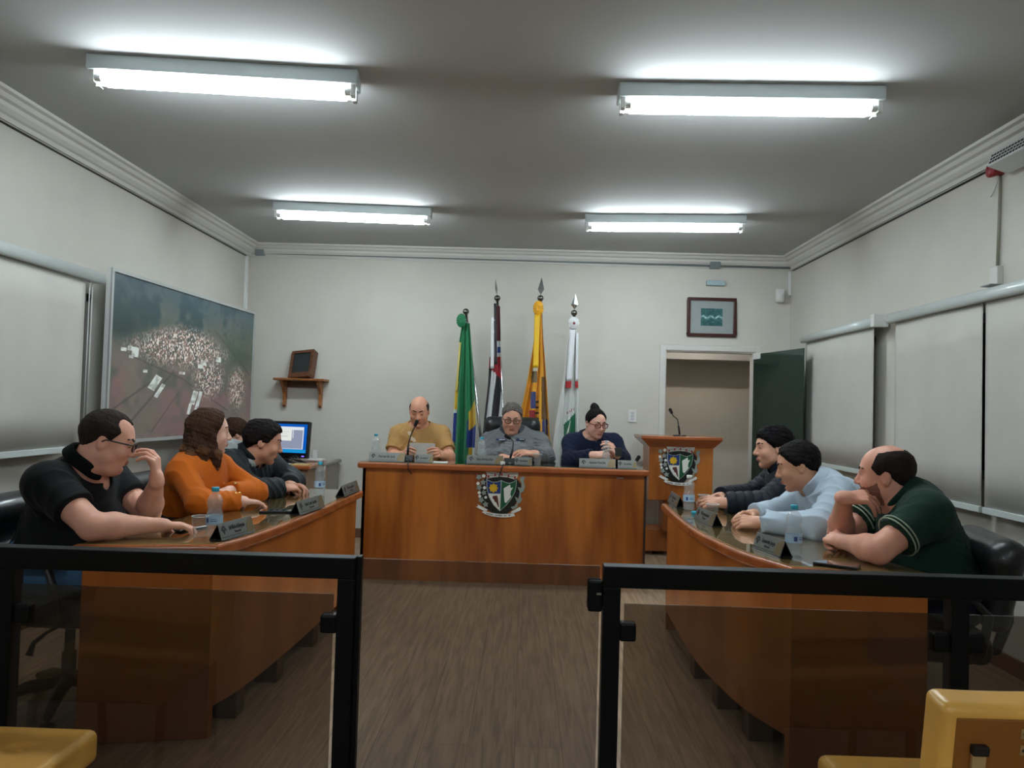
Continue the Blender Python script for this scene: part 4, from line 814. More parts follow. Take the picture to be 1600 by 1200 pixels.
def rosette(T, px, py, Y, rx, ry, rgb, dot=None):
    c = P(px, py, Y-.09); s = SDF(c-.12, c+.12, .004); s.ell(c, (rx, .03, ry))
    for k in range(16): an = 2*PI*k/16; s.cone(c+np.array([rx*.4*math.cos(an), -.03, ry*.4*math.sin(an)]), c+np.array([rx*math.cos(an), -.012, ry*math.sin(an)]), .006, .01, k=.004)
    me = s.mesh('rosette', [mat('ros_%d_%d_%d' % rgb, rgb, .55, sheen=.2)], (0, 0, 0)); return me
def add_rosette(f, px, py, Y, rx, ry, rgb, dot=None):
    me = rosette(None, px, py, Y, rx, ry, rgb); L_ = np.array(f.location); 
    for v in me.vertices: v.co = v.co-Vector(L_)
    o = bpy.data.objects.new('rosette', me); place(o, f, (0, 0, 0))
    if dot: c = P(px+1, py, Y-.125); obj('rosette_button', MB().lathe([(0, .008), (.01, .006), (.012, 0)], c, 12, ax=(0, -1, 0)), mat('dot_red', dot, .5), parent=o, org=L_)
FY = 7.12
# green, yellow and blue national flag
def pat_g(u, y, o):
    if y > 626+60*(1-u) and u > .68 and y < 664+30*(1-u): return 'yellow'
    if u > .62 and y >= 655 and y < 700: return 'blue'
    if u < .16 and 598 < y < 640: return 'yellow'
    if u < .14 and 640 <= y < 690: return 'blue' if y > 645 else 'white'
    if u > .72 and y >= 700: return 'yellow' if u < .9 else 'white'
    return 'green'
f, T = flag('green and yellow national flag on the leftmost pole behind the bench', (728, 487), (752, 690), FY, None, [(505, 722, 734), (530, 718, 736), (570, 715, 739), (610, 711, 741), (660, 708, 744), (745, 705, 740)], dict(green=(10, 116, 70), yellow=(206, 170, 52), blue=(20, 50, 128), white=(200, 204, 204)), pat_g, 1, 2.6, .04, [('fringe', (719, 535, 713, 612, 3), (196, 178, 92), .03)])
add_rosette(f, 721, 501, FY, .038, .055, (10, 112, 68))
# black and white striped state flag
def pat_s(u, y, o):
    xl = np.interp(y, [r[0] for r in o], [r[1] for r in o]); xr = np.interp(y, [r[0] for r in o], [r[2] for r in o]); x = xl+(xr-xl)*u
    if y < 532: return 'maroon' if u > .4 else 'black'
    if y < 556: return 'white' if not (x > 777 and 541 < y < 551) else 'blue'
    e = 572+(x-762)*.95
    if y < e and y < 592: return 'red'
    t = x+(y-590)*.115
    if t < 767: return 'black'
    if t < 775: return 'white'
    if t < 786: return 'black'
    return 'white'
f, T = flag('black white and red striped state flag on the second pole', (777, 466), (786, 650), FY, ((774, 435), .02, 1.35), [(478, 773, 781), (520, 770, 782), (560, 765, 782), (600, 763, 783), (655, 757, 785), (750, 750, 787)], dict(white=(206, 208, 208), black=(24, 24, 28), red=(158, 28, 40), maroon=(84, 24, 36), blue=(30, 60, 130)), pat_s, 2, 1.8, .025, [('black_ribbon', (773.5, 474, 775, 570, 4), (18, 18, 20), .05), ('white_ribbon', (770, 495, 769, 576, 5.5), (214, 216, 216), .045)])
# yellow chamber flag
def pat_y(u, y, o):
    xl = np.interp(y, [r[0] for r in o], [r[1] for r in o]); xr = np.interp(y, [r[0] for r in o], [r[2] for r in o]); x = xl+(xr-xl)*u
    if 831 < x < 839 and 580 < y < 598: return 'grey'
    if 829 < x < 837 and 612 < y < 638: return 'blue'
    if 827 < x < 836 and 640 < y < 654: return 'red'
    if 828 < x < 837 and 654 <= y < 672: return 'white'
    if 836 < x < 842 and 625 < y < 680 and int(y/4.5) % 2: return 'black'
    if 846 < x < 852 and 588 < y < 655: return 'brown'
    if 847 < x < 856 and 655 <= y < 690: return 'blue'
    return 'gold' if (x < 829 or u > .86) else 'amber'
f, T = flag('yellow flag with dark crest motif on the third pole', (844.5, 466), (853, 690), FY, ((846.5, 433), .034, .5), [(488, 839, 846), (520, 836, 848), (560, 830, 851), (600, 823, 854), (650, 812, 857), (745, 800, 862)], dict(gold=(212, 142, 16), amber=(224, 158, 34), grey=(110, 100, 80), blue=(58, 68, 120), red=(150, 40, 48), white=(210, 206, 196), black=(24, 22, 22), brown=(96, 66, 30)), pat_y, 3, 2.8, .04, [('yellow_ribbon', (839.5, 492, 837, 575, 9), (226, 178, 20), .06), ('ribbon_end', (836.5, 575, 836, 580, 8), (214, 208, 190), .062)])
add_rosette(f, 841, 482, FY, .042, .062, (224, 160, 14))
# white flag
def pat_w(u, y, o):
    xl = np.interp(y, [r[0] for r in o], [r[1] for r in o]); xr = np.interp(y, [r[0] for r in o], [r[2] for r in o]); x = xl+(xr-xl)*u
    if x > 881 and y > 646+(898-x)*1.0 and y < 694 and x < 899:
        if abs((x-882)-(690-y)*.28) < 1.1 and 656 < y < 684: return 'white'
        return 'green'
    if 884 < x < 897 and abs(y-(646-(x-884)*.55)) < 2 and int(x/1.7) % 2: return 'red'
    return 'white'
f, T = flag('white town flag with green triangle on the rightmost flagpole', (897, 489), (897, 690), FY, ((899, 459), .034, .3), [(508, 892, 900), (540, 886, 902), (580, 882, 903), (620, 875, 904), (670, 867, 905), (745, 858, 906)], dict(white=(206, 208, 204), green=(16, 104, 68), red=(150, 70, 70)), pat_w, 4, 2.4, .035, [('white_ribbon', (895, 515, 889, 596, 9), (214, 216, 220), .05), ('white_ribbon', (902, 520, 901, 596, 4), (214, 216, 220), .045), ('red_ribbon_end', (888.5, 596, 888, 606, 9), (176, 24, 34), .052), ('red_ribbon_end', (901, 596, 901, 606, 5), (176, 24, 34), .047)])
add_rosette(f, 896, 505, FY, .045, .05, (208, 210, 210), (110, 20, 36))

# ------------------------------------------------------------------ things on the desks
M_pet = glassy('clear_bottle', (250, 252, 252), 1.2, .06, 1.5, .15)
M_water = glassy('water', (244, 248, 250), .5, .02, 1.33, .03)
M_cap = mat('turquoise_cap', (54, 176, 204), .4); M_capw = mat('clear_white_cap', (206, 210, 210), .35)
M_lab = mat('bottle_label', (176, 204, 226), .5, var=.0); M_print = mat('label_print', (60, 84, 150), .5)
def make_bottle(label, loc, rz=0., cap='turquoise', lab=True):
    r = thing('water_bottle', label, 'water bottle', loc, rz, 'clear plastic water bottles')
    pr = [(0, .004), (.02, .001), (.028, .003), (.0315, .010), (.0315, .036), (.0305, .04), (.0315, .044), (.0325, .055), (.0325, .082), (.0315, .09), (.027, .108), (.026, .114), (.029, .126), (.0305, .138), (.029, .150), (.022, .164), (.0135, .174), (.0125, .182)]
    obj('shell', MB().lathe(pr, seg=28), M_pet, parent=r)
    obj('water', MB().lathe([(0, .006), (.027, .006), (.0295, .012), (.0295, .036), (.0285, .04), (.0295, .044), (.0305, .055), (.0305, .082), (.0295, .09), (.0255, .106), (.0245, .114), (.0275, .126), (.029, .138), (.028, .146), (0, .146)], seg=24), M_water, parent=r)
    if lab:
        lb = obj('label_band', MB().lathe([(.0331, .05), (.0331, .084)], seg=28), M_lab, parent=r)
        pm = MB()
        for k, (a0, a1, z0, z1) in enumerate(((-2.3, -1.9, .058, .076), (-1.7, -.9, .064, .067), (-1.7, -1.0, .072, .074), (.4, 1.2, .06, .075))):
            pm.add([(.0334*math.cos(a), .0334*math.sin(a), z) for z in (z0, z1) for a in np.linspace(a0, a1, 8)], [(i, i+1, i+9, i+8) for i in range(7)])
        obj('label_print', pm, M_print, parent=lb)
    if cap: obj('cap', MB().lathe([(0, .1975), (.0135, .1975), (.0145, .196), (.0145, .181), (.0135, .18), (0, .18)], seg=20), M_cap if cap == 'turquoise' else M_capw, parent=r)
    return r
TZ = .750
b1 = make_bottle('turquoise capped water bottle beside the plastic cup on the left desk, nearest end', PZ(334, 838, TZ))
dup(b1, PZ(499, 774, TZ), .8, 'turquoise capped water bottle at the far end of the left desk')
make_bottle('white capped water bottle at the far end of the right desk', PZ(1076, 797, TZ), 0, 'white')
dup(b1, PZ(1240, 867, TZ), .4, 'turquoise capped water bottle beside the phone on the right desk')
bz = lambda px, py: P(px, py, BY+.2)
def on_bench(px, Y): p = P(px, 715, Y); return (p[0], Y, BZ)
b5 = make_bottle('turquoise capped unlabelled bottle at the left end of the head bench', on_bench(586.5, 5.93), 0, 'turquoise', False)
dup(b5, on_bench(752, 5.9), 0, 'turquoise capped unlabelled bottle in front of the man in grey jacket')
make_bottle('white capped unlabelled bottle in front of the woman with the bun', on_bench(947, 5.9), 0, 'white', False)
q = PZ(1084.5, 803, TZ); tag(obj('bottle_cap', MB().lathe([(0, .015), (.0135, .015), (.0145, .0135), (.0145, 0), (0, 0)], q, 20), M_cap, org=q), 'loose turquoise bottle cap beside the nameplate on the right desk', 'bottle cap')
M_cup = glassy('thin_cup', (236, 238, 238), 1.2, .08, 1.45, .10)
def make_cup(label, loc):
    r = thing('plastic_cup', label, 'cup', loc, 0, 'thin clear plastic cups')
    obj('wall', MB().lathe([(0, .001), (.022, .001), (.0235, .003), (.0325, .083)], seg=28), M_cup, parent=r)
    obj('rim', MB().tube([(.0325*math.cos(2*PI*k/28), .0325*math.sin(2*PI*k/28), .083) for k in range(28)], .0016, 6, closed=True), mat('cup_rim', (214, 218, 220), .3), parent=r); return r
c1 = make_cup('clear plastic cup beside the near bottle on the left desk', PZ(312, 839, TZ))
dup(c1, PZ(1113, 813, TZ), 0, 'clear plastic cup behind the middle nameplate on the right desk')
dup(c1, on_bench(840, 5.86), 0, 'clear plastic cup on the head bench beside the small middle nameplate')
# nameplates
M_plate = mat('plate_steel', (112, 114, 110), .4, metal=.3, var=.08, vs=30); M_brz = mat('plate_bronze', (116, 100, 70), .4, metal=.4); M_let = mat('plate_letters', (28, 28, 28), .5)
def nameplate(label, A, B, h, lines, group, lean=.35, deep=.05, small=False):
    """A, B: the plate's bottom front corners, left and right as read"""
    A = np.array(A, float); B = np.array(B, float); t = unit(B-A); Wd = np.linalg.norm(B-A); nn = np.array([t[1], -t[0], 0]); up = unit(np.array([0, 0, 1.])-nn*lean); fn = np.cross(t, up)
    if fn.dot(nn) < 0: fn = -fn
    org = (A+B)/2; r = thing('nameplate', label, 'nameplate', org, 0, group); T = lambda n, mb, m, **k: obj(n, mb, m, parent=r, org=org, **k)
    s = h/math.cos(math.atan(lean)); bkn = -nn
    T('plate', MB().bx(A, t, up, fn, (0, 0, -.003), (Wd, s, 0)), M_plate, bevel=.001)
    T('back_leg', MB().prism([(-.003, 0), (0, 0), (h*lean+.035, 0), (h*lean+.035, .003), (.0, .003)], A, bkn, (0, 0, 1), t, .002, Wd-.002).prism([(h*lean, s*.9), (h*lean+.002, s*.9), (h*lean+.035, .0), (h*lean+.032, 0)], A, bkn, (0, 0, 1), t, .002, Wd-.002), M_dark)
    k0 = .82 if not small else .84
    T('bronze_corner', MB().prism([(Wd*(k0-.06), .006), (Wd-.003, .006), (Wd-.003, s-.004), (Wd*k0+.02, s-.004), (Wd*(k0-.01), s*.72), (Wd*(k0-.04), s*.4)], A, t, up, fn, .0002, .001), M_brz)
    T('lower_line', MB().bx(A, t, up, fn, (.004, s*.13, .0002), (Wd*(k0-.07), s*.16, .0012)), M_let)
    c = A+t*Wd*.12+up*s*.56; cr = MB(); r0 = s*.3
    cr.prism([(-.8*r0, -.1*r0), (-.6*r0, .5*r0), (0, .95*r0), (.6*r0, .5*r0), (.85*r0, -.2*r0), (.5*r0, -.1*r0), (.3*r0, .35*r0), (-.25*r0, .35*r0), (-.45*r0, -.1*r0)], c, t, up, fn, .0002, .0014)
    cr.prism([(-.35*r0, .15*r0), (.25*r0, .15*r0), (.2*r0, -.5*r0), (-.05*r0, -.85*r0), (-.3*r0, -.5*r0)], c, t, up, fn, .0002, .0012)
    T('crest_print', cr, M_let)
    text_mesh(lines[0], s*.36, A+t*Wd*(.5 if not small else .52)+up*s*(.62 if len(lines) > 1 else .55), t, up, fn, .0008, M_let, 'lettering', r, org, Wd*(.46 if not small else .42))
    if len(lines) > 1: text_mesh(lines[1], s*.2, A+t*Wd*.5+up*s*.33, t, up, fn, .0008, M_let, 'lettering', r, org, Wd*.2)
    return r
G1 = 'steel nameplates on the curved desks'; G2 = 'steel nameplates on the head bench'
def deskplate(label, a, b, lines): nameplate(label, PZ(*a, TZ+.0005), PZ(*b, TZ+.0005), .064, lines, G1)
deskplate('nameplate nearest the railing on the left desk, beside the bottle and cup', (347, 845), (399, 830), ['Luiz Ribeiro de Marquerio', 'Vereador'])
deskplate('middle nameplate on the left desk, beyond the flat phone', (469, 805), (508, 792), ['Paulo Cesar Goulart', 'Vereador'])
deskplate('nameplate at the far end of the left desk near the head bench', (539, 776.5), (562, 766), ['Vereador', 'Câmara'])
deskplate('nameplate nearest the railing on the right desk, beside the bottle', (1175, 855), (1218, 871), ['Leonardo Jorge', 'Vereador'])
deskplate('middle nameplate on the right desk, in front of the plastic cup', (1084, 810), (1112, 823), ['Vereador', 'Câmara'])
deskplate('nameplate at the far end of the right desk beside the white capped bottle', (1043, 783), (1056, 793), ['Vereador', 'Câmara'])
NY = BY+.015
def benchplate(label, x0, x1, lines, small):
    a, b = P(x0, 718+ (x0-565)*.035, NY), P(x1, 718+(x1-565)*.035, NY); nameplate(label, (a[0], NY, BZ+.0005), (b[0], NY, BZ+.0005), .066 if not small else .06, lines, G2, small=small)
benchplate('large nameplate at the left end of the head bench, before the man in tan', 576, 632, ['Fernando Joly'], False)
benchplate('small nameplate on the head bench in front of the held paper', 647.5, 676, ['Secretário'], True)
benchplate('large nameplate on the head bench in front of the grey jacket man', 729, 786, ['Eliseu Henrique Pietri'], False)
benchplate('small nameplate on the head bench beside the empty plastic cup', 804, 831, ['Presidente'], True)
benchplate('large nameplate on the head bench in front of the woman with the bun', 905, 962, ['Alexandra Vieira Silva'], False)
benchplate('small nameplate at the right end of the head bench', 965.5, 995, ['Secretária'], True)
# microphones
M_foam = mat('mic_foam', (14, 14, 15), .9, bump=.3, bs=300)
def mic(label, base, pts, Y, bw=.045, rise=.045, group='gooseneck microphones'):
    p0 = np.array(base, float); r = thing('microphone', label, 'microphone', p0, 0, group); T = lambda n, mb, m, **k: obj(n, mb, m, parent=r, org=p0, **k)
    T('base', MB().prism([(-bw*1.25, 0), (bw*1.25, 0), (bw*1.25, rise*.45), (bw*.6, rise), (-bw*.9, rise)], p0, EY, EZ, EX, -bw, bw), M_dark, bevel=.004)
    tx = [p0+np.array([0, 0, rise*.9])]+[P(x, y, Y) for (x, y) in pts]
    T('sleeve', MB().tube([tx[0], tx[0]+(tx[1]-tx[0])*.9], .009, 10), M_dark); T('gooseneck', MB().tube(tx, .0045, 8), M_dark)
    h = tx[-1]; d_ = unit(tx[-1]-tx[-2]); s = SDF(h-.06, h+.06, .004); s.cone(h-d_*.012, h+d_*.018, .0125, .015); me = s.mesh('head', [M_foam], p0); o = bpy.data.objects.new('head', me); place(o, r, (0, 0, 0))
    T('switch', MB().box((p0[0]-.01, p0[1]-bw*1.27-.002, p0[2]+.006), (p0[0]+.01, p0[1]-bw*1.25+.001, p0[2]+.016)), M_steel)
    return r, T
MY = BY+.14; p = P(637, 715, MY); r, T = mic('gooseneck microphone in front of the man in tan shirt', (p[0], MY, BZ), [(638, 694), (642, 680), (648, 667), (650, 662)], MY)
T('cable', MB().tube([(p[0]+.02, MY-.055, BZ+.012), (p[0]+.03, BY-.047, BZ+.004), (p[0]+.035, BY-.049, BZ-.05), (p[0]+.055, BY-.01, BZ-.085)], .004, 6), M_dark); c = P(650, 731, BY-.004); T('grommet', MB().lathe([(0, .006), (.012, .004), (.014, 0)], c, 14, ax=(0, -1, 0)), M_dark)
p = P(797, 719, MY); r, T = mic('gooseneck microphone in front of the man in grey jacket', (p[0], MY, BZ), [(801.5, 700), (802, 690), (799, 686), (794, 683)], MY)
T('cable', MB().tube([(p[0]-.03, MY-.05, BZ+.012), (p[0]-.05, BY-.047, BZ+.004), (p[0]-.065, BY-.049, BZ-.05), (p[0]-.075, BY-.02, BZ-.085)], .004, 6), M_dark); T('plug', MB().box((p[0]-.07, BY-.0, BZ+.0005), (p[0]-.035, BY+.03, BZ+.026)), M_white, bevel=.004)
p = P(990, 719, MY+.05); mic('low microphone lying behind the small right nameplate', (p[0]-.02, MY+.08, BZ), [(993, 722), (996, 717.5)], MY-.02, .03, .03)
q = P(1062, 681, LY+.12); mic('gooseneck microphone standing on the lectern', (q[0], LY+.12, tp), [(1060, 664), (1058.5, 655), (1052, 650), (1048.5, 643)], LY+.1, .05, .012)
# phones, pen, papers
def phone(label, c0, c1, wd, z=TZ, body=(16, 17, 19), lit=None):
    a, b = PZ(*c0, z), PZ(*c1, z); t = unit(b-a); n = np.array([-t[1], t[0], 0]); Ln = .155; o = (a+b)/2; r = thing('mobile_phone', label, 'phone', o, 0, 'phones lying on the desks')
    obj('body', MB().bx(o, t, n, EZ, (-Ln/2, -wd/2, 0), (Ln/2, wd/2, .009)), mat('phone_body', body, .3, coat=.3), parent=r, org=o, bevel=.003)
    obj('screen', MB().bx(o, t, n, EZ, (-Ln/2+.004, -wd/2+.004, .009), (Ln/2-.004, wd/2-.004, .0096)), mat('phone_glass', (10, 12, 16), .05, coat=1.), parent=r, org=o)
    obj('camera_dot', MB().lathe([(0, .0006), (.003, 0)], o+t*(Ln/2-.012)+np.array([0, 0, .0097]), 10), M_grey, parent=r, org=o); return r
phone('black phone lying in front of the folded arms on the left desk', (412, 800), (450, 800), .075)
phone('black phone beside the elbow of the man in green on the right desk', (1278, 880), (1338, 888), .075)
phone('black phone under the fingers of the man in black polo', (283, 829), (306, 825), .065)
q = P(686, 716, BY+.06); tag(obj('paper_sheet', MB().box((q[0]-.05, BY+.03, BZ), (q[0]+.06, BY+.14, BZ+.004)), mat('office_paper', (226, 226, 222), .7), org=(q[0], BY+.08, BZ)), 'small white paper on the head bench beside the tan shirt man', 'paper')

# ------------------------------------------------------------------ chairs for the people
def yaw(dx, dy): return math.atan2(-dx, dy)      # rotation that turns local +Y to the direction (dx, dy)
# ------------------------------------------------------------------ people
def pal(n, rgb, r=.5): return mat(n, rgb, r, sss=.12, var=.05, vs=30)
M_lip = mat('lips', (158, 92, 84), .45); M_eye = mat('eye_white', (150, 138, 130), .45); M_iris = mat('iris_dark', (40, 28, 22), .2)
class Head:
    def __init__(s, c, f, pitch=0., roll=0., hs=.97, fat=1.):
        f = unit([f[0], f[1], 0]); pr = math.radians(pitch); r = np.array([f[1], -f[0], 0.])
        u = np.array([0, 0, 1.]); ff = f*math.cos(pr)+u*math.sin(pr); uu = u*math.cos(pr)-f*math.sin(pr)
        rr = math.radians(roll); r2 = r*math.cos(rr)+uu*math.sin(rr); u2 = uu*math.cos(rr)-r*math.sin(rr)
        s.R = np.stack([r2, ff, u2], 1); s.c = np.array(c, float); s.h = hs; s.fat = fat
    def w(s, x, y, z): return s.c+s.R @ (np.array([x, y, z])*s.h)
    def loc(s, X, Y, Z):
        x, y, z = X-s.c[0], Y-s.c[1], Z-s.c[2]; return [(x*s.R[0, i]+y*s.R[1, i]+z*s.R[2, i])/s.h for i in range(3)]
def head_prims(S, H, infl=0., ears=True, feat=True, lipm=1):
    h = H.h; w = H.w; R = H.R; ft = H.fat; I = infl
    E = lambda c, r, k=.012, **q: S.ell(w(*c), np.array(r)*h+I, R, k, **q)
    K = lambda a, b, ra, rb, k=.01, **q: S.cone(w(*a), w(*b), ra*h+I, rb*h+I, k, **q)
    E((0, -.015, .035), (.075, .096, .088), 0); E((0, .02, .02), (.066*min(ft, 1.05), .074, .085), .02)
    K((0, .018, -.015), (0, .046, -.072), .064*ft, .043*ft, .02); E((0, .028, -.035), (.06*ft, .066, .08), .015)
    for sx in (-1, 1):
        E((sx*.043*ft, .012, -.056), (.024*ft, .036, .034), .025); E((sx*.038*ft, .056, -.026), (.026, .03, .028), .018)
    E((0, .07, -.098), (.02, .018, .018), .018)
    if ft > 1.08: E((0, .03, -.105), (.05*ft, .05, .03), .025)
    K((0, -.022, -.03), (0, -.03, -.1), .056*ft, .058*ft, .02)
    if feat:
        K((-.036, .077, .031), (.036, .077, .031), .011, .011, .016)
        for sx in (-1, 1): E((sx*.032, .101, .010), (.017, .017, .013), .014, op='s')
        for sx in (-1, 1): E((sx*.031, .0755, .010), (.0155, .0135, .0125), .005)
        K((0, .088, .014), (0, .109, -.024), .0088, .0128, .011)
        for sx in (-1, 1): E((sx*.0125, .097, -.029), (.0095, .011, .0085), .006)
        E((0, .093, -.057), (.023, .0115, .0055), .006, m=lipm); E((0, .0915, -.066), (.02, .0115, .006), .006, m=lipm)
        K((-.022, .1045, -.0615), (.022, .1045, -.0615), .0022, .0022, .003, op='s')
        E((0, .086, -.082), (.02, .008, .005), .008, op='s')
    if ears:
        for sx in (-1, 1):
            E((sx*.0765, -.012, -.004), (.010, .02, .032), .006); E((sx*.085, -.004, .0), (.006, .010, .018), .006, op='s')
def hand(S, W, f, n, side, curl=(.5, .6, .4), spread=.12, thumb=.6, sc=1., k=.006):
    W = np.array(W, float); f = unit(f); n = np.array(n, float); n = unit(n-f*f.dot(n)); u = np.cross(f, n)*(1 if side == 'R' else -1)
    P_ = lambda a, b, c: W+(f*a+u*b+n*c)*sc
    lens = [(.041, .025, .02), (.045, .028, .021), (.042, .026, .02), (.033, .02, .018)]; off = [-.030, -.009, .0115, .031]; kn = [.090, .094, .089, .081]
    S.cone(P_(-.01, -.006, 0), P_(.02, -.004, 0), .025*sc, .024*sc, .012); S.cone(P_(-.01, .008, 0), P_(.02, .006, 0), .024*sc, .024*sc, .012)
    for i in range(4):
        S.cone(P_(.018, off[i]*.62, -.001), P_(kn[i]-.004, off[i], 0), .0145*sc, .0118*sc, .010)
    for i in range(4):
        a = P_(kn[i], off[i], .001); an = 0; sa = spread*(i-1.4)/1.5
        for j in range(3):
            an += curl[j]*(1+.12*(i-1)); d = (f*math.cos(sa)+u*math.sin(sa))*math.cos(an)-n*math.sin(an); b = a+d*lens[i][j]*sc
            S.cone(a, b, (.0098-.0008*j)*sc, (.0092-.0009*j)*sc, .003 if j == 0 else .002); a = b
    a = P_(.022, -.024, -.006); d1 = f*.62-u*.62-n*.48; b = a+unit(d1)*.042*sc; d2 = unit(f*(.9)-u*(.15+.3*(1-thumb))-n*(.35+.5*thumb)); c = b+d2*.033*sc; d3 = unit(d2+u*.35*thumb); e = c+d3*.026*sc
    S.cone(P_(.008, -.012, -.004), a, .018*sc, .0165*sc, .01); S.cone(a, b, .0155*sc, .0122*sc, .008); S.cone(b, c, .0118*sc, .0105*sc, .004); S.cone(c, e, .0104*sc, .0082*sc, .003)
def lerp(a, b, t): return np.array(a)*(1-t)+np.array(b)*t
def person(label, H, NB, SL, SR, PV, EL, WL, ER, WR, hl, hr, legs, skin, hair=None, shirt=None, g=1., trousers=(40, 44, 54), shoes=(22, 22, 24), belly=.0, res=.005, glasses=None, brow=(40, 30, 26), eyes='open', beard=None, bust=0.):
    NB, SL, SR, PV, EL, WL, ER, WR = (np.array(q, float) for q in (NB, SL, SR, PV, EL, WL, ER, WR))
    up = unit(NB-PV); rt = SR-SL; rt = unit(rt-up*rt.dot(up)); fw = np.cross(up, rt); RT = np.stack([rt, fw, up], 1); Lt = np.linalg.norm(NB-PV)
    fl = unit([fw[0], fw[1], 0]); lr = unit([rt[0], rt[1], 0])
    hipL, hipR = PV-lr*.09*g, PV+lr*.09*g; fz = legs[2]; kd = legs[0]
    kneeL, kneeR = hipL+fl*kd-lr*.05+np.array([0, 0, -.01]), hipR+fl*kd+lr*.05+np.array([0, 0, -.01])
    ankL = kneeL+fl*legs[1]; ankR = kneeR+fl*legs[1]; ankL[2] = ankR[2] = fz+.085
    pts = np.array([NB, SL, SR, PV, EL, WL, ER, WR, hipL, hipR, kneeL, kneeR, ankL, ankR, H.w(0, 0, .13), H.w(0, 0, -.13), PV+fl*.2, PV-fl*.2])
    lo, hi = pts.min(0)-.17, pts.max(0)+.17; lo[2] = fz-.0; hi[2] = H.w(0, 0, .13)[2]+.06
    org = (PV[0], PV[1], fz)
    def torso(S, I, k, sub=0):
        bl = .02+belly
        S.ell(PV, np.array([.165*g, .125*g, .12])+I, RT, 0); S.ell(PV+up*.33*Lt+fw*bl, np.array([.148*g+belly*.4, .112*g+bl, .17])+I, RT, k)
        S.ell(PV+up*.68*Lt+fw*.012, np.array([.16*g, .108*g+bust*.3, .19])+I, RT, k)
        if bust:
            for sx in (-1, 1): S.ell(PV+up*.62*Lt+fw*(.085*g)+rt*sx*.075, np.array([.07, .06, .07])*bust/.1*.9+I, RT, .04)
        a, b = lerp(SL, SR, .2)-up*.03, lerp(SL, SR, .8)-up*.03; S.cone(a, b, .068*g+I, k=k)
        for s_, e_ in ((SL, EL), (SR, ER)): S.ell(s_-up*.005, np.array([.058, .058, .06])*g+I, RT, k); S.cone(NB-up*.035, s_-up*.005, .055*g+I, .045*g+I, k)
    def arm(S, s_, e_, w_, I, k, m=0, upto=2., thick=1.):
        if upto <= 1: S.cone(s_, lerp(s_, e_, upto), .054*g*thick+I, (.054-.010*upto)*g*thick+I+.004, k, m, cut=unit(e_-s_)); return
        S.cone(s_, e_, .053*g*thick+I, .043*g*thick+I, k, m)
        if upto >= 2: mm = lerp(e_, w_, .3); S.cone(e_, mm, .043*g*thick+I, .043*g*thick+I, k, m); S.cone(mm, w_, .043*g*thick+I, .027*thick+I, k, m)
        else: t = upto-1; S.cone(e_, lerp(e_, w_, t), .044*g*thick+I, .036*thick+I, k, m, cut=unit(w_-e_))
    # body (one continuous surface)
    S = SDF(lo, hi, res); torso(S, 0, .05)
    for (hp, kn, an) in ((hipL, kneeL, ankL), (hipR, kneeR, ankR)):
        S.cone(hp, kn, .082*g, .055*g, .04); S.cone(kn, lerp(kn, an, .35)-fl*.012, .053*g, .052*g, .02); S.cone(lerp(kn, an, .35)-fl*.012, an, .052*g, .034, .02); S.cone(an-np.array([0, 0, .045]), an+fl*.15-np.array([0, 0, .055]), .034, .026, .02)
    arm(S, SL, EL, WL, 0, .02); arm(S, SR, ER, WR, 0, .02)
    S.cone(NB-up*.05, H.w(0, -.028, -.06), .066*g, .056*H.fat*H.h, .03)
    S2 = SDF(H.c-.22, H.c+.22, res)                     # head first on its own, so its features stay crisp
    S2.lo = lo+np.floor((H.c-.22-lo)/res)*res; S2.ax = [(S2.lo[i]+res*np.arange(S2.n[i])).astype(np.float32) for i in range(3)]
    head_prims(S2, H)
    i0 = np.rint((S2.lo-lo)/res).astype(int); a = np.maximum(i0, 0); b = np.minimum(i0+S2.n, S.n); sl = tuple(slice(a[i], b[i]) for i in range(3)); s2 = tuple(slice(a[i]-i0[i], b[i]-i0[i]) for i in range(3))
    A, B = S.d[sl], S2.d[s2]; kk = .02; h_ = np.clip(.5+.5*(A-B)/kk, 0, 1); S.mt[sl] = np.where(B < A, S2.mt[s2], S.mt[sl]); S.d[sl] = A*(1-h_)+B*h_-kk*h_*(1-h_)
    hand(S, WL, side='L', **hl); hand(S, WR, side='R', **hr)
    M_skin = pal('skin_%d_%d_%d' % skin, skin)
    body = S.obj('person', [M_skin, mat('lips_%d_%d_%d' % skin, (int(skin[0]*.82), int(skin[1]*.68), int(skin[2]*.68)), .45)], None, org); tag(body, label, 'person', None)
    # trousers and shoes
    S = SDF(lo, hi, .009); I = .012; S.ell(PV, np.array([.168*g, .13*g, .125])+I, RT, 0); S.ell(PV+up*.2*Lt+fw*(.02+belly), np.array([.15*g, .12*g+belly, .1])+I, RT, .04)
    for (hp, kn, an) in ((hipL, kneeL, ankL), (hipR, kneeR, ankR)): S.cone(hp, kn, .085*g+I, .06*g+I, .04); S.cone(kn, an, .058*g+I, .046+I, .02, cut=unit(an-kn))
    S.noise(.003, (28, 45), 4); S.obj('trousers', mat('trousers_%d_%d_%d' % trousers, trousers, .85, spec=.2), body, org)
    for an in (ankL, ankR):
        S = SDF(an-.3, an+.3, .006); S.cone(an-np.array([0, 0, .03])-fl*.03, an+fl*.165-np.array([0, 0, .05]), .042, .034, .02); S.cone(an, an-np.array([0, 0, .04]), .044, .04, .02); S.plane((0, 0, fz+.003), (0, 0, -1)); S.obj('shoe', mat('shoe_%d_%d_%d' % shoes, shoes, .4), body, org)
    # shirt
    sh = dict(up=.6, rgb=(30, 32, 36), I=.017, fold=.009, collar=None, seed=2, rough=.85, open=.0, thick=1., neck=.0)
    sh.update(shirt or {}); M_sh = mat('cloth_%d_%d_%d' % sh['rgb'], sh['rgb'], sh['rough'], sheen=.04, bump=.35, bs=sh.get('bs', 16), spec=.25)
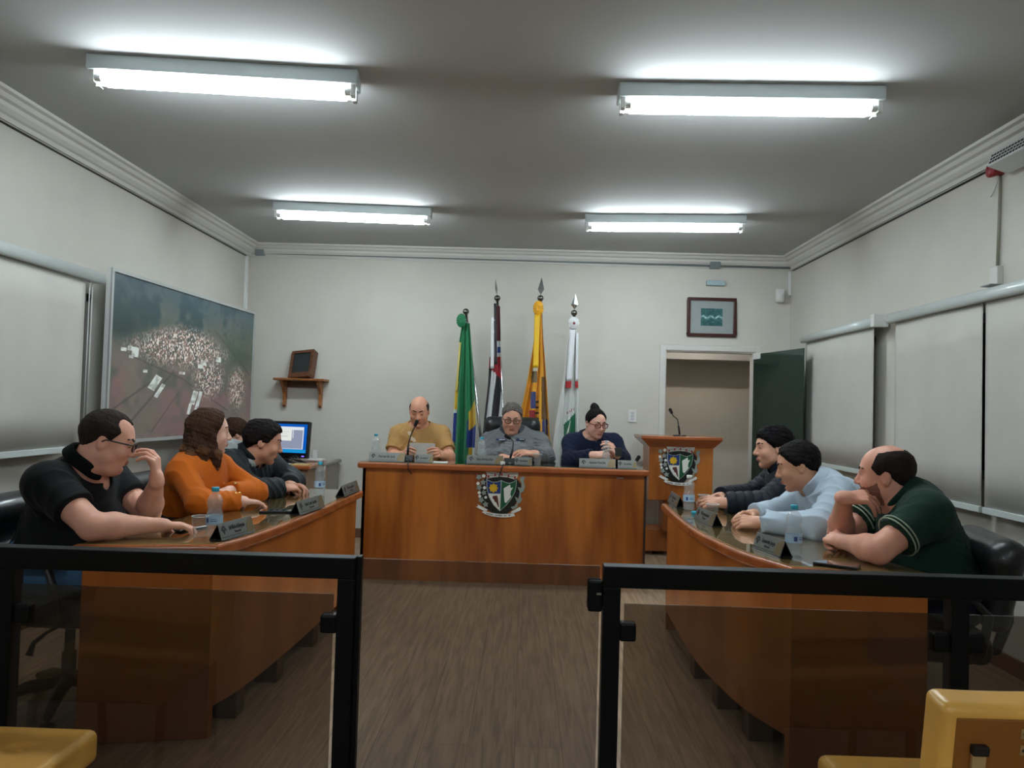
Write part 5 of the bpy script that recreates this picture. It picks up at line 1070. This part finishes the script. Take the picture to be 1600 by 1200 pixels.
    S = SDF(lo, hi, .006); torso(S, sh['I'], .05); bt = S.plane(PV-up*.06, -up)
    for s_, e_, w_ in ((SL, EL, WL), (SR, ER, WR)): arm(S, s_, e_, w_, sh['I']+.002, .03, 0, sh['up'], sh['thick'])
    S.noise(sh['fold'], (20, 34, 52), sh['seed'], True)
    if sh.get('ribs'):
        for s_, e_, w_ in ((SL, EL, WL), (SR, ER, WR)):
            for (p, q_, n_) in ((s_, e_, 5), (e_, w_, 5)):
                for t in np.linspace(.12, .92, n_):
                    c = lerp(p, q_, t); d = unit(np.array(q_)-p); X = S.ax[0][:, None, None]; Y = S.ax[1][None, :, None]; Z = S.ax[2][None, None, :]
                    al = (X-c[0])*d[0]+(Y-c[1])*d[1]+(Z-c[2])*d[2]; r2 = (X-c[0])**2+(Y-c[1])**2+(Z-c[2])**2; S.d = S.d+(np.exp(-(al/.006)**2)*.005*(r2 < .0081)).astype(np.float32)
    nk = H.w(0, -.028, -.06); nd = unit(nk-NB); nr = .064*g+.012
    S.cone(NB-nd*.0+fw*.012-up*.0, NB+nd*.2+fw*.02, nr-.006, nr+.03, .008, op='s')
    if sh['neck']: S.ell(NB+fw*.07*g-up*.015, (.05, .06, sh['neck']), RT, .01, op='s')
    so = S.obj(sh.get('name', 'shirt'), M_sh, body, org)
    if sh['collar']:
        cr, hgt, th = nr-.004, sh['collar'][2], sh['collar'][3]; S = SDF(NB-.18, NB+.2, .005); N_ = 78; ka = NB-up*.05; kb = nk; ax_ = unit(kb-ka); pr_ = unit(fw-ax_*fw.dot(ax_)); cl_ = .05+.25*hgt; c0 = ka+ax_*max(.06, .8*np.linalg.norm(kb-ka)); cr = .060*g+.008
        for i in range(N_):
            a_ = 2*PI*i/N_; dv = rt*math.sin(a_)-pr_*math.cos(a_); gap = abs(i-N_/2) < sh['collar'][4]*3
            if gap: continue
            lo_ = c0+dv*(cr+.018)-ax_*.022*(1+.6*math.exp(-((abs(i-N_/2)-9)/5.)**2)); hi_ = c0+dv*(cr+.004)+ax_*hgt*(.5-.25*math.exp(-((abs(i-N_/2)-6)/6.)**2)); S.cone(lo_, hi_, th, th*.85, .006)
        S.obj('collar', mat('collar_%d_%d_%d' % sh['collar'][0], sh['collar'][0], .85, spec=.2), body, org)
    # eyes and brows
    for sx in (-1, 1):
        S = SDF(H.w(sx*.031, .08, .01)-.04, H.w(sx*.031, .08, .01)+.04, .0018)
        oz = .0042 if eyes == 'open' else .0022; zz = .0095 if eyes == 'open' else .0045
        S.ell(H.w(sx*.031, .083, zz), np.array([.0122, .0085, oz])*H.h, H.R, 0, m=0)
        S.ell(H.w(sx*.031, .0843, zz), np.array([.0058, .0085, oz])*H.h, H.R, 0, m=1); S.obj('eye', [M_eye if eyes == 'open' else M_iris, M_iris], body, org)
        S = SDF(H.w(sx*.031, .085, .035)-.05, H.w(sx*.031, .085, .035)+.05, .0025); S.cone(H.w(sx*.014, .0925, .031), H.w(sx*.034, .0885, .038), .005*H.h, .005*H.h); S.cone(H.w(sx*.034, .0885, .038), H.w(sx*.051, .0735, .034), .005*H.h, .0035*H.h)
        S.obj('eyebrow', mat('brow_%d_%d_%d' % brow, brow, .8), body, org)
    if beard:
        S = SDF(H.c-.2, H.c+.2, .004); head_prims(S, H, .0014, ears=False); X, Y, Z = S.ax[0][:, None, None], S.ax[1][None, :, None], S.ax[2][None, None, :]; x, y, z = H.loc(X, Y, Z)
        gg = np.maximum(np.maximum(z+.04-.5*np.clip(.06-y, 0, 1), -(y-.012-.25*(z+.06))), -(z+.118)); mo = np.sqrt((x/1.3)**2+(y-.1)**2+(z+.06)**2)-.018; gg = np.maximum(gg, -mo)
        S.d = np.maximum(S.d, (gg*H.h).astype(np.float32)); S.noise(.0012, (300,), 3); S.obj('beard', mat('beard_%d_%d_%d' % beard, beard, .8), body, org)
    if hair:
        rgb, th, fn, extra, nz = hair[:5]; S = SDF(H.c-.26, H.c+.24, .0045); head_prims(S, H, 0, ears=False, feat=False)
        X, Y, Z = S.ax[0][:, None, None], S.ax[1][None, :, None], S.ax[2][None, None, :]; x, y, z = H.loc(X, Y, Z)
        fv = fn(x, y, z); S.d = np.maximum(S.d-.0015-(th+.002)*np.clip(-fv/.028, 0, 1)**.6, fv*H.h).astype(np.float32)
        if extra: extra(S, H)
        S.noise(nz, (45, 110, 200), 9)
        S.obj('hair', [mat('hair_%d_%d_%d' % rgb, rgb, .7, bump=.6, bs=150, stretch=(1, 1, .3), var=.3, vs=60, spec=.12), mat('hair_ends', (104, 70, 46), .65, bump=.6, bs=150, stretch=(1, 1, .3), var=.35, vs=40, spec=.15)], body, org)
    if glasses:
        gm = mat('spectacle_frame_%d_%d_%d' % glasses, glasses, .3); gl = MB(); tl = MB()
        for sx in (-1, 1):
            ring = [(sx*(.034+.026*math.copysign(abs(math.cos(a))**.6, math.cos(a))), .107-.006*abs(math.cos(a))*(1 if math.cos(a)*sx > 0 else .2), .008+.0175*math.copysign(abs(math.sin(a))**.7, math.sin(a))) for a in np.linspace(0, 2*PI, 24, endpoint=False)]
            gl.tube([H.w(*p) for p in ring], .003, 6, closed=True)
            gl.tube([H.w(sx*.06, .102, .016), H.w(sx*.075, .08, .016), H.w(sx*.083, .0, .012), H.w(sx*.08, -.02, -.004)], .003, 6)
            tl.add([H.w(*p) for p in ring], [tuple(range(24))])
        gl.tube([H.w(-.009, .108, .014), H.w(0, .111, .017), H.w(.009, .108, .014)], .0022, 6)
        go = obj('glasses', gl, gm, parent=body, org=org); obj('lens', tl, glassy('spectacle_lens', (240, 242, 244), .8, .02, 1.4), parent=go, org=org)
    return body, dict(up=up, rt=rt, fw=fw, org=org, Lt=Lt, RT=RT)
hs_ = lambda slope, y0, z0: (lambda x, y, z: -(z-(z0+slope*(y-y0)))/math.sqrt(1+slope*slope))
def short(front=.078, ear=.004, nape=-.05):
    """hair above a line: forehead height, over the ear, down to the nape"""
    def fn(x, y, z):
        zl = np.where(y > .02, ear+.012+(front-ear-.012)*np.clip((y-.02)/.05, 0, 1), np.where(y > -.03, ear+.012*np.clip((y+.03)/.05, 0, 1), ear+(nape-ear)*np.clip((-.03-y)/.05, 0, 1))); return (zl-z)*.8
    return fn
def dome(f, c, r):
    def fn(x, y, z):
        q = np.sqrt(((x-c[0])/r[0])**2+((y-c[1])/r[1])**2+((z-c[2])/r[2])**2); return np.maximum(f(x, y, z), -(q-1)*min(r))
    return fn
def chair_for(label, x, y, fx, fy, back=.93, z=0., **k): return make_chair(label, (x, y, z), yaw(fx, fy), back, **k)
V3 = lambda *a: np.array(a, float)
UPZ = (0, 0, 1)

# -- left desk, nearest: man in a black polo
H = Head(P(168, 690, 3.15), (1, .42), -17, 0, 1.0, 1.12)
b, q = person('heavyset man in black polo and dark glasses, hand raised to his nose', H, (-1.85, 3.2, .985), (-1.85, 3.41, .94), (-1.86, 3.0, .95), (-1.95, 3.2, .61), (-1.62, 3.33, .80), (-1.525, 3.2, .955), (-1.625, 2.91, .805), (-1.45, 3.08, .79),
    dict(f=(-.12, .02, 1), n=(1, .1, .15), curl=(.75, .6, .3), spread=.25, thumb=.4), dict(f=(.75, .6, -.08), n=UPZ, curl=(.35, .6, .4), thumb=.5), (.43, -.02, 0), (228, 168, 144),
    hair=((46, 36, 32), .006, dome(dome(short(.096, .004, -.05), (.046, .078, .085), (.036, .058, .05)), (-.046, .078, .085), (.036, .058, .05)), None, .002), shirt=dict(up=.62, rgb=(10, 12, 15), collar=((9, 11, 13), .074, .035, .009, 2.), neck=.05), g=1.18, belly=.05, trousers=(70, 104, 140), glasses=(16, 18, 24), eyes='down')
for t_ in (.80, .70): c = V3(-1.85, 3.2, .985)*1
for k_, d_ in enumerate((.06, .105)):
    c = V3(*q['org'][:2], .61)+q['up']*(q['Lt']-d_-.02)+q['fw']*(.145+.02*k_); obj('button', MB().lathe([(0, .004), (.007, .003), (.008, 0)], c, 12, ax=q['fw']+q['up']*.4), mat('pearl_button', (214, 210, 204), .3), parent=b, org=q['org'])
chair_for('black leather office chair under the man in black polo', -1.86, 3.2, 1, 0, .88)
# -- woman in orange
def long_hair(S, H):
    for (x, y, z, x2, y2, z2, r, r2) in ((.058, -.03, .03, .070, -.035, -.15, .036, .036), (-.058, -.03, .03, -.070, -.03, -.15, .036, .036), (0, -.07, .03, 0, -.09, -.15, .052, .05), (.045, -.07, 0, .065, -.085, -.17, .037, .034), (-.045, -.07, 0, -.06, -.08, -.17, .037, .034), (.062, -.01, -.0, .07, .035, -.16, .028, .03), (-.062, -.01, -.0, -.068, .035, -.16, .028, .03)):
        S.cone(H.w(x, y, z), H.w(x2, y2, z2), r*H.h, r2*H.h, .02); S.cone(H.w(x2, y2, z2+.05), H.w(x2*1.06, y2*1.05+.004, z2-.03), r2*1.03*H.h, r2*.5*H.h, .012, m=1)
H = Head(P(327, 676, 4.02), (1, .62), -3, 0, .96, 1.)
b, q = person('woman in orange sweater with shoulder length brown hair, arms folded on the desk', H, (-1.70, 4.02, .985), (-1.66, 4.18, .935), (-1.71, 3.86, .93), (-1.79, 4.02, .61), (-1.45, 4.20, .80), (-1.52, 3.99, .825), (-1.56, 3.71, .80), (-1.42, 3.88, .79),
    dict(f=(-.25, -1, -.05), n=(.2, 0, 1), curl=(.15, .25, .2), thumb=.3), dict(f=(.55, .8, -.1), n=UPZ, curl=(.3, .3, .2), thumb=.3), (.40, -.02, 0), (236, 186, 164),
    hair=((66, 44, 32), .012, dome(short(.092, -.04, -.13), (0, .1, -.02), (.064, .085, .1)), long_hair, .004), shirt=dict(up=1.93, rgb=(192, 96, 14), name='sweater', I=.015, fold=.010, seed=5, neck=.03), g=.98, bust=.09, trousers=(34, 34, 40), brow=(70, 48, 36))
for (w_, e_) in ((V3(-1.52, 3.99, .825), V3(-1.45, 4.20, .80)), (V3(-1.42, 3.88, .79), V3(-1.56, 3.71, .80))):
    for k_ in (.10, .2): c = lerp(w_, e_, k_)+V3(.02, -.012, .044); obj('cuff_button', MB().lathe([(0, .006), (.006, .004), (.008, 0)], c, 10, ax=(.3, -.3, .9)), mat('gold_button', (214, 186, 120), .25, metal=.8), parent=b, org=q['org'])
chair_for('black leather office chair under the woman in orange', -1.72, 4.02, 1, 0, .90)
# -- man in dark jacket
H = Head(P(411, 691, 4.55), (1, .40), -14, 0, 1.02, 1.03)
b, q = person('man in charcoal hooded jacket at the far end of the left desk, hands clasped', H, (-1.66, 4.6, .955), (-1.62, 4.80, .92), (-1.68, 4.41, .925), (-1.77, 4.6, .61), (-1.44, 4.83, .80), (-1.40, 4.63, .795), (-1.53, 4.28, .80), (-1.40, 4.48, .795),
    dict(f=(.9, -.25, .0), n=(.1, .3, 1), curl=(.6, .9, .5), thumb=.6), dict(f=(.65, .75, 0), n=(.1, -.3, 1), curl=(.5, .8, .5), thumb=.6), (.42, -.02, 0), (206, 150, 124),
    hair=((26, 21, 20), .014, short(.075, -.008, -.06), None, .006), shirt=dict(up=1.95, rgb=(30, 36, 41), name='jacket', I=.026, fold=.014, seed=8, rough=.6, collar=((26, 30, 34), .078, .03, .012, 2.)), g=1.08, trousers=(30, 34, 44), brow=(26, 20, 18))
S = SDF(H.c-.35, H.c+.25, .006); c = V3(-1.665, 4.6, .965); 
for i in range(15):
    a_ = math.radians(-130+i*260/14); dv = q['rt']*math.sin(a_)-q['fw']*math.cos(a_); S.cone(c+dv*.125-q['up']*.012, c+dv*.105+q['up']*.04, .046, .028, .015)
S.cone(c-q['fw']*.11, c-q['fw']*.14-q['up']*.10, .06, .04, .03); S.obj('hood', mat('hood_grey', (146, 150, 150), .85, sheen=.3), b, q['org'])
chair_for('black leather office chair under the man in charcoal jacket', -1.68, 4.6, 1, 0, .86)
# -- person at the computer
H = Head(P(368, 678, 6.05), (.75, .66), -6, 0, .96, 1.)
hb = H.c
b, q = person('person with short brown hair at the corner computer, mostly hidden behind the others', H, hb+V3(-.04, -.03, -.17), hb+V3(-.15, .10, -.23), hb+V3(.10, -.15, -.23), hb+V3(-.07, -.06, -.60), hb+V3(-.02, .26, -.42), hb+V3(.14, .38, -.39), hb+V3(.2, -.0, -.42), hb+V3(.22, .25, -.39),
    dict(f=(.5, .8, -.1), n=UPZ), dict(f=(.4, .9, -.1), n=UPZ), (.36, -.02, 0), (214, 164, 140), hair=((58, 38, 28), .012, short(.07, -.02, -.07), None, .003), shirt=dict(up=1.9, rgb=(60, 62, 66), fold=.004), g=.95, trousers=(36, 38, 46), res=.007)
chair_for('office chair under the person at the computer', hb[0]-.06, hb[1]-.05, .75, .66, .84, arms=False, bw=.2)

# -- head bench: man in tan shirt
H = Head(P(655, 643, 6.3), (.02, -1), -20, 0, .98, 1.05)
b, q = person('balding man in tan shirt reading a sheet of paper at the head bench', H, P(655, 669, 6.4), P(688, 680, 6.4), P(624, 679, 6.4), (-.86, 6.46, .73), P(702, 714, 6.28), P(691, 711, 6.14), P(612, 714, 6.28), P(631, 710, 6.14),
    dict(f=(-.3, -.9, .3), n=(.75, -.3, .4), curl=(.6, .8, .5), thumb=.7), dict(f=(.3, -.9, .3), n=(-.75, -.3, .4), curl=(.6, .8, .5), thumb=.7), (.40, -.02, .12), (212, 152, 124),
    hair=((52, 40, 36), .003, lambda x, y, z: np.maximum(short(.06, .0, -.05)(x, y, z), np.maximum(z-.07, y-.035)), None, .001), shirt=dict(up=.72, rgb=(176, 136, 84), fold=.010, seed=11), g=1.1, belly=.01, trousers=(40, 44, 54), eyes='down')
c = P(648, 688, 6.24)
for k_ in range(5):
    e0 = P(644+k_*3.2, 676+k_*5.2+(k_ % 2)*3, 6.4); o_ = V3(*e0); o_[1] = 6.255-.004*k_; obj('shirt_print', MB().prism([(-.02, .012), (.006, .018), (.022, -.006), (.004, -.02), (-.012, -.006)], o_, EX, EZ, (0, -1, 0), 0, .006), mat('print_cream', (214, 200, 172), .7), parent=b, org=q['org'])
pa_, pb_ = P(640, 692, 6.04), P(680, 692, 6.04); tag(obj('paper_sheet', MB().bx(pa_, EX, unit([0, .35, -1]), unit([0, 1, .35]), (0, 0, 0), (pb_[0]-pa_[0], .095, .0015)), mat('office_paper', (226, 226, 222), .7), org=pa_), 'white sheet of paper held up by the man in tan shirt', 'paper')
chair_for('office chair under the man in tan shirt', -.86, 6.5, 0, -1, .80, .12, arms=False, bw=.18)
# -- man in grey jacket
H = Head(P(800, 654, 6.38), (.03, -1), -17, 2, .98, 1.12)
b, q = person('grey haired man in grey zip jacket and glasses, leaning back at the head bench', H, P(803, 681, 6.5), P(841, 692, 6.5), P(766, 692, 6.5), (-.07, 6.42, .735), P(852, 714, 6.32), P(836, 709, 6.07), P(758, 716, 6.32), P(786, 715, 6.09),
    dict(f=(-1, -.25, .12), n=(0, -.4, 1), curl=(.3, .4, .3)), dict(f=(.8, -.5, .0), n=(0, -.3, 1), curl=(.3, .4, .3)), (.40, -.02, .12), (214, 158, 132),
    hair=((104, 98, 94), .010, short(.088, -.0, -.055), None, .009), shirt=dict(up=1.93, rgb=(104, 107, 110), name='jacket', I=.024, fold=.013, seed=14, rough=.65, collar=((66, 70, 76), .082, .03, .012, 2.5)), g=1.2, belly=.04, trousers=(44, 48, 58), glasses=(36, 16, 18), eyes='down', brow=(90, 80, 76))
for (x0, x1, y_) in ((774, 792, 686.5), (806, 822, 686)):
    m_ = P(x0, y_, 6.29); n_ = P(x1, y_-.5, 6.29); lg = obj('badge', MB().prism([(0, -.008), (.03, -.01), (n_[0]-m_[0], -.004), (n_[0]-m_[0]-.01, .008), (.01, .008)], m_, EX, EZ, (0, -1, 0), -.02, .008), mat('badge_blue', (40, 62, 104), .5), parent=b, org=q['org']); obj('badge_lettering', MB().prism([(.03, -.003), (n_[0]-m_[0]-.014, -.002), (n_[0]-m_[0]-.014, .003), (.03, .003)], m_, EX, EZ, (0, -1, 0), .008, .009), M_white, parent=lg, org=q['org'])
chair_for('high backed black leather chair behind the man in grey jacket', -.10, 6.42, 0, -1, 1.10, .12, bw=.24)
# -- woman with the bun
def bun(S, H): S.ell(H.w(-.0, -.055, .125), np.array([.04, .042, .036])*H.h, H.R, .012); S.ell(H.w(.008, -.065, .145), np.array([.022, .024, .024])*H.h, H.R, .015)
H = Head(P(931, 662, 6.22), (.42, -1), -14, 0, .94, 1.04)
b, q = person('woman in navy blouse with dark bun and red glasses at the head bench', H, P(922, 685, 6.32), P(958, 692, 6.3), P(893, 692, 6.34), (.57, 6.44, .73), P(972, 717, 6.2), P(964, 710, 6.04), P(890, 719, 6.2), P(927, 711, 6.04),
    dict(f=(-.45, -.5, .55), n=(.5, -.5, .4), curl=(.6, .7, .4)), dict(f=(1, -.15, .1), n=(0, -.6, .8), curl=(.5, .6, .4)), (.40, -.02, .12), (228, 176, 156),
    hair=((24, 18, 20), .006, dome(short(.085, -.0, -.06), (0, .1, .03), (.064, .066, .088)), bun, .0015), shirt=dict(up=1.93, rgb=(14, 24, 50), name='blouse', I=.016, fold=.009, seed=17, neck=.05, thick=1.1), g=1.0, bust=.09, trousers=(28, 30, 40), glasses=(110, 24, 34), eyes='down', brow=(30, 22, 22))
nk = [P(921+14*math.sin(a_)*.62+2, 683+12*(1-math.cos(a_))*.5, 6.165+.05*abs(math.sin(a_))**.5*(1 if a_ < 0 else .6)) for a_ in np.linspace(-2.2, 2.0, 15)]
obj('necklace', MB().tube(nk, .0028, 6), mat('gold_chain', (200, 180, 140), .25, metal=.9), parent=b, org=q['org'])
ph_ = P(966, 706.5, 6.0); r_ = thing('mobile_phone', 'black phone held by the woman in navy blouse', 'phone', ph_, 0, 'phones'); obj('body', MB().bx(ph_, unit([.9, .4, 0]), unit([-.15, .3, 1]), unit([.4, -.9, .3]), (-.03, -.035, -.004), (.03, .035, .004)), mat('phone_body', (16, 17, 19), .3), parent=r_, org=ph_, bevel=.003); obj('screen', MB().bx(ph_, unit([.9, .4, 0]), unit([-.15, .3, 1]), unit([.4, -.9, .3]), (-.027, -.032, -.0046), (.027, .032, -.004)), mat('phone_glass', (10, 12, 16), .05), parent=r_, org=ph_)
chair_for('office chair under the woman in navy blouse', .57, 6.5, 0, -1, .78, .12, arms=False, bw=.17)

# -- right desk, far: man in navy padded jacket
H = Head(P(1208, 700, 4.62), (-1, .02), -6, 0, 1.0, 1.04)
b, q = person('dark haired man in padded navy jacket holding a cup at the right desk', H, (1.585, 4.64, .965), (1.55, 4.44, .93), (1.60, 4.84, .925), (1.72, 4.64, .61), (1.37, 4.36, .805), (1.14, 4.37, .80), (1.44, 4.83, .805), (1.18, 4.62, .805),
    dict(f=(-1, .25, .05), n=(-.05, -.65, .75), curl=(.5, .7, .4), thumb=.6), dict(f=(-.75, -.65, .05), n=(-.4, .3, .9), curl=(.4, .6, .4), thumb=.6), (.42, -.02, 0), (220, 164, 138),
    hair=((18, 16, 18), .015, short(.062, -.006, -.06), None, .007), shirt=dict(up=1.96, rgb=(15, 22, 36), name='padded_jacket', I=.026, fold=.003, seed=20, rough=.55, ribs=True, collar=((22, 28, 40), .08, .04, .014, 2.)), g=1.05, trousers=(28, 32, 44), brow=(18, 15, 15))
dup(c1, (1.045, 4.45, TZ), 0, 'clear plastic cup between the hands of the man in navy jacket')
chair_for('black leather office chair under the man in navy jacket', 1.64, 4.64, -1, 0, .86)
# -- man in light blue shirt
H = Head(P(1247, 729, 3.88), (-1, .30), -16, 0, .97, 1.03)
b, q = person('man in light blue shirt with clasped hands at the right desk', H, (1.50, 3.9, .965), (1.515, 3.69, .935), (1.55, 4.09, .93), (1.69, 3.9, .61), (1.345, 3.50, .805), (1.135, 3.68, .79), (1.36, 4.03, .805), (1.16, 3.91, .795),
    dict(f=(-.8, .5, .0), n=(-.2, -.6, .8), curl=(.55, .8, .5), thumb=.6), dict(f=(-.85, -.5, .05), n=(-.3, .4, .85), curl=(.5, .8, .5), thumb=.6), (.42, -.02, 0), (216, 160, 130),
    hair=((24, 20, 20), .008, short(.08, -.004, -.055), None, .004), shirt=dict(up=1.93, rgb=(178, 194, 208), I=.021, fold=.018, seed=23, collar=((184, 198, 212), .072, .035, .007, 2.2)), g=1.08, belly=.02, trousers=(36, 40, 52), brow=(26, 20, 20))
chair_for('black leather office chair under the man in light blue shirt', 1.62, 3.9, -1, 0, .88)
# -- right desk, nearest: man in green polo
H = Head(P(1383, 743, 3.2), (-1, .62), -4, 3, 1.0, 1.06)
b, q = person('bearded man in dark green polo resting his chin on his hand', H, (1.60, 3.2, .985), (1.56, 2.99, .94), (1.62, 3.41, .93), (1.72, 3.16, .61), (1.345, 2.93, .805), (1.30, 3.15, .80), (1.375, 3.35, .80), (1.30, 3.14, .975),
    dict(f=(-.15, 1, .08), n=(-.5, 0, .9), curl=(1.0, 1.1, .6), thumb=.8), dict(f=(.9, .0, .08), n=(.35, -.45, .8), curl=(.6, .25, .15), spread=.62, thumb=.3), (.43, -.02, 0), (222, 158, 134),
    hair=((40, 30, 28), .005, dome(lambda x, y, z: np.maximum(short(.075, -.004, -.06)(x, y, z), y+.5*(z-.03)-.048), (0, .03, .135), (.066, .125, .062)), None, .0015), shirt=dict(up=.66, rgb=(18, 48, 38), fold=.007, seed=26, collar=((22, 48, 40), .076, .035, .009, 2.2), neck=.04), g=1.16, belly=.03, trousers=(30, 36, 50), beard=(128, 82, 66))
for s_, e_ in ((V3(1.56, 2.99, .94), V3(1.345, 2.93, .805)), (V3(1.62, 3.41, .93), V3(1.375, 3.35, .80))):
    d_ = unit(e_-s_); u_ = unit(np.cross(d_, UPZ)); v_ = np.cross(d_, u_)
    for t_ in (.57, .63):
        c = lerp(s_, e_, t_); r0 = (.054-.010*.66)*1.16+.026; obj('sleeve_stripe', MB().tube([c+(u_*math.cos(a_)+v_*math.sin(a_))*(r0+.0015) for a_ in np.linspace(0, 2*PI, 32, endpoint=False)], .003, 6, closed=True), mat('stripe_cream', (160, 172, 150), .7), parent=b, org=q['org'])
chair_for('black leather office chair under the man in green polo, tallest at the right', 1.56, 3.16, -1, .22, .86)
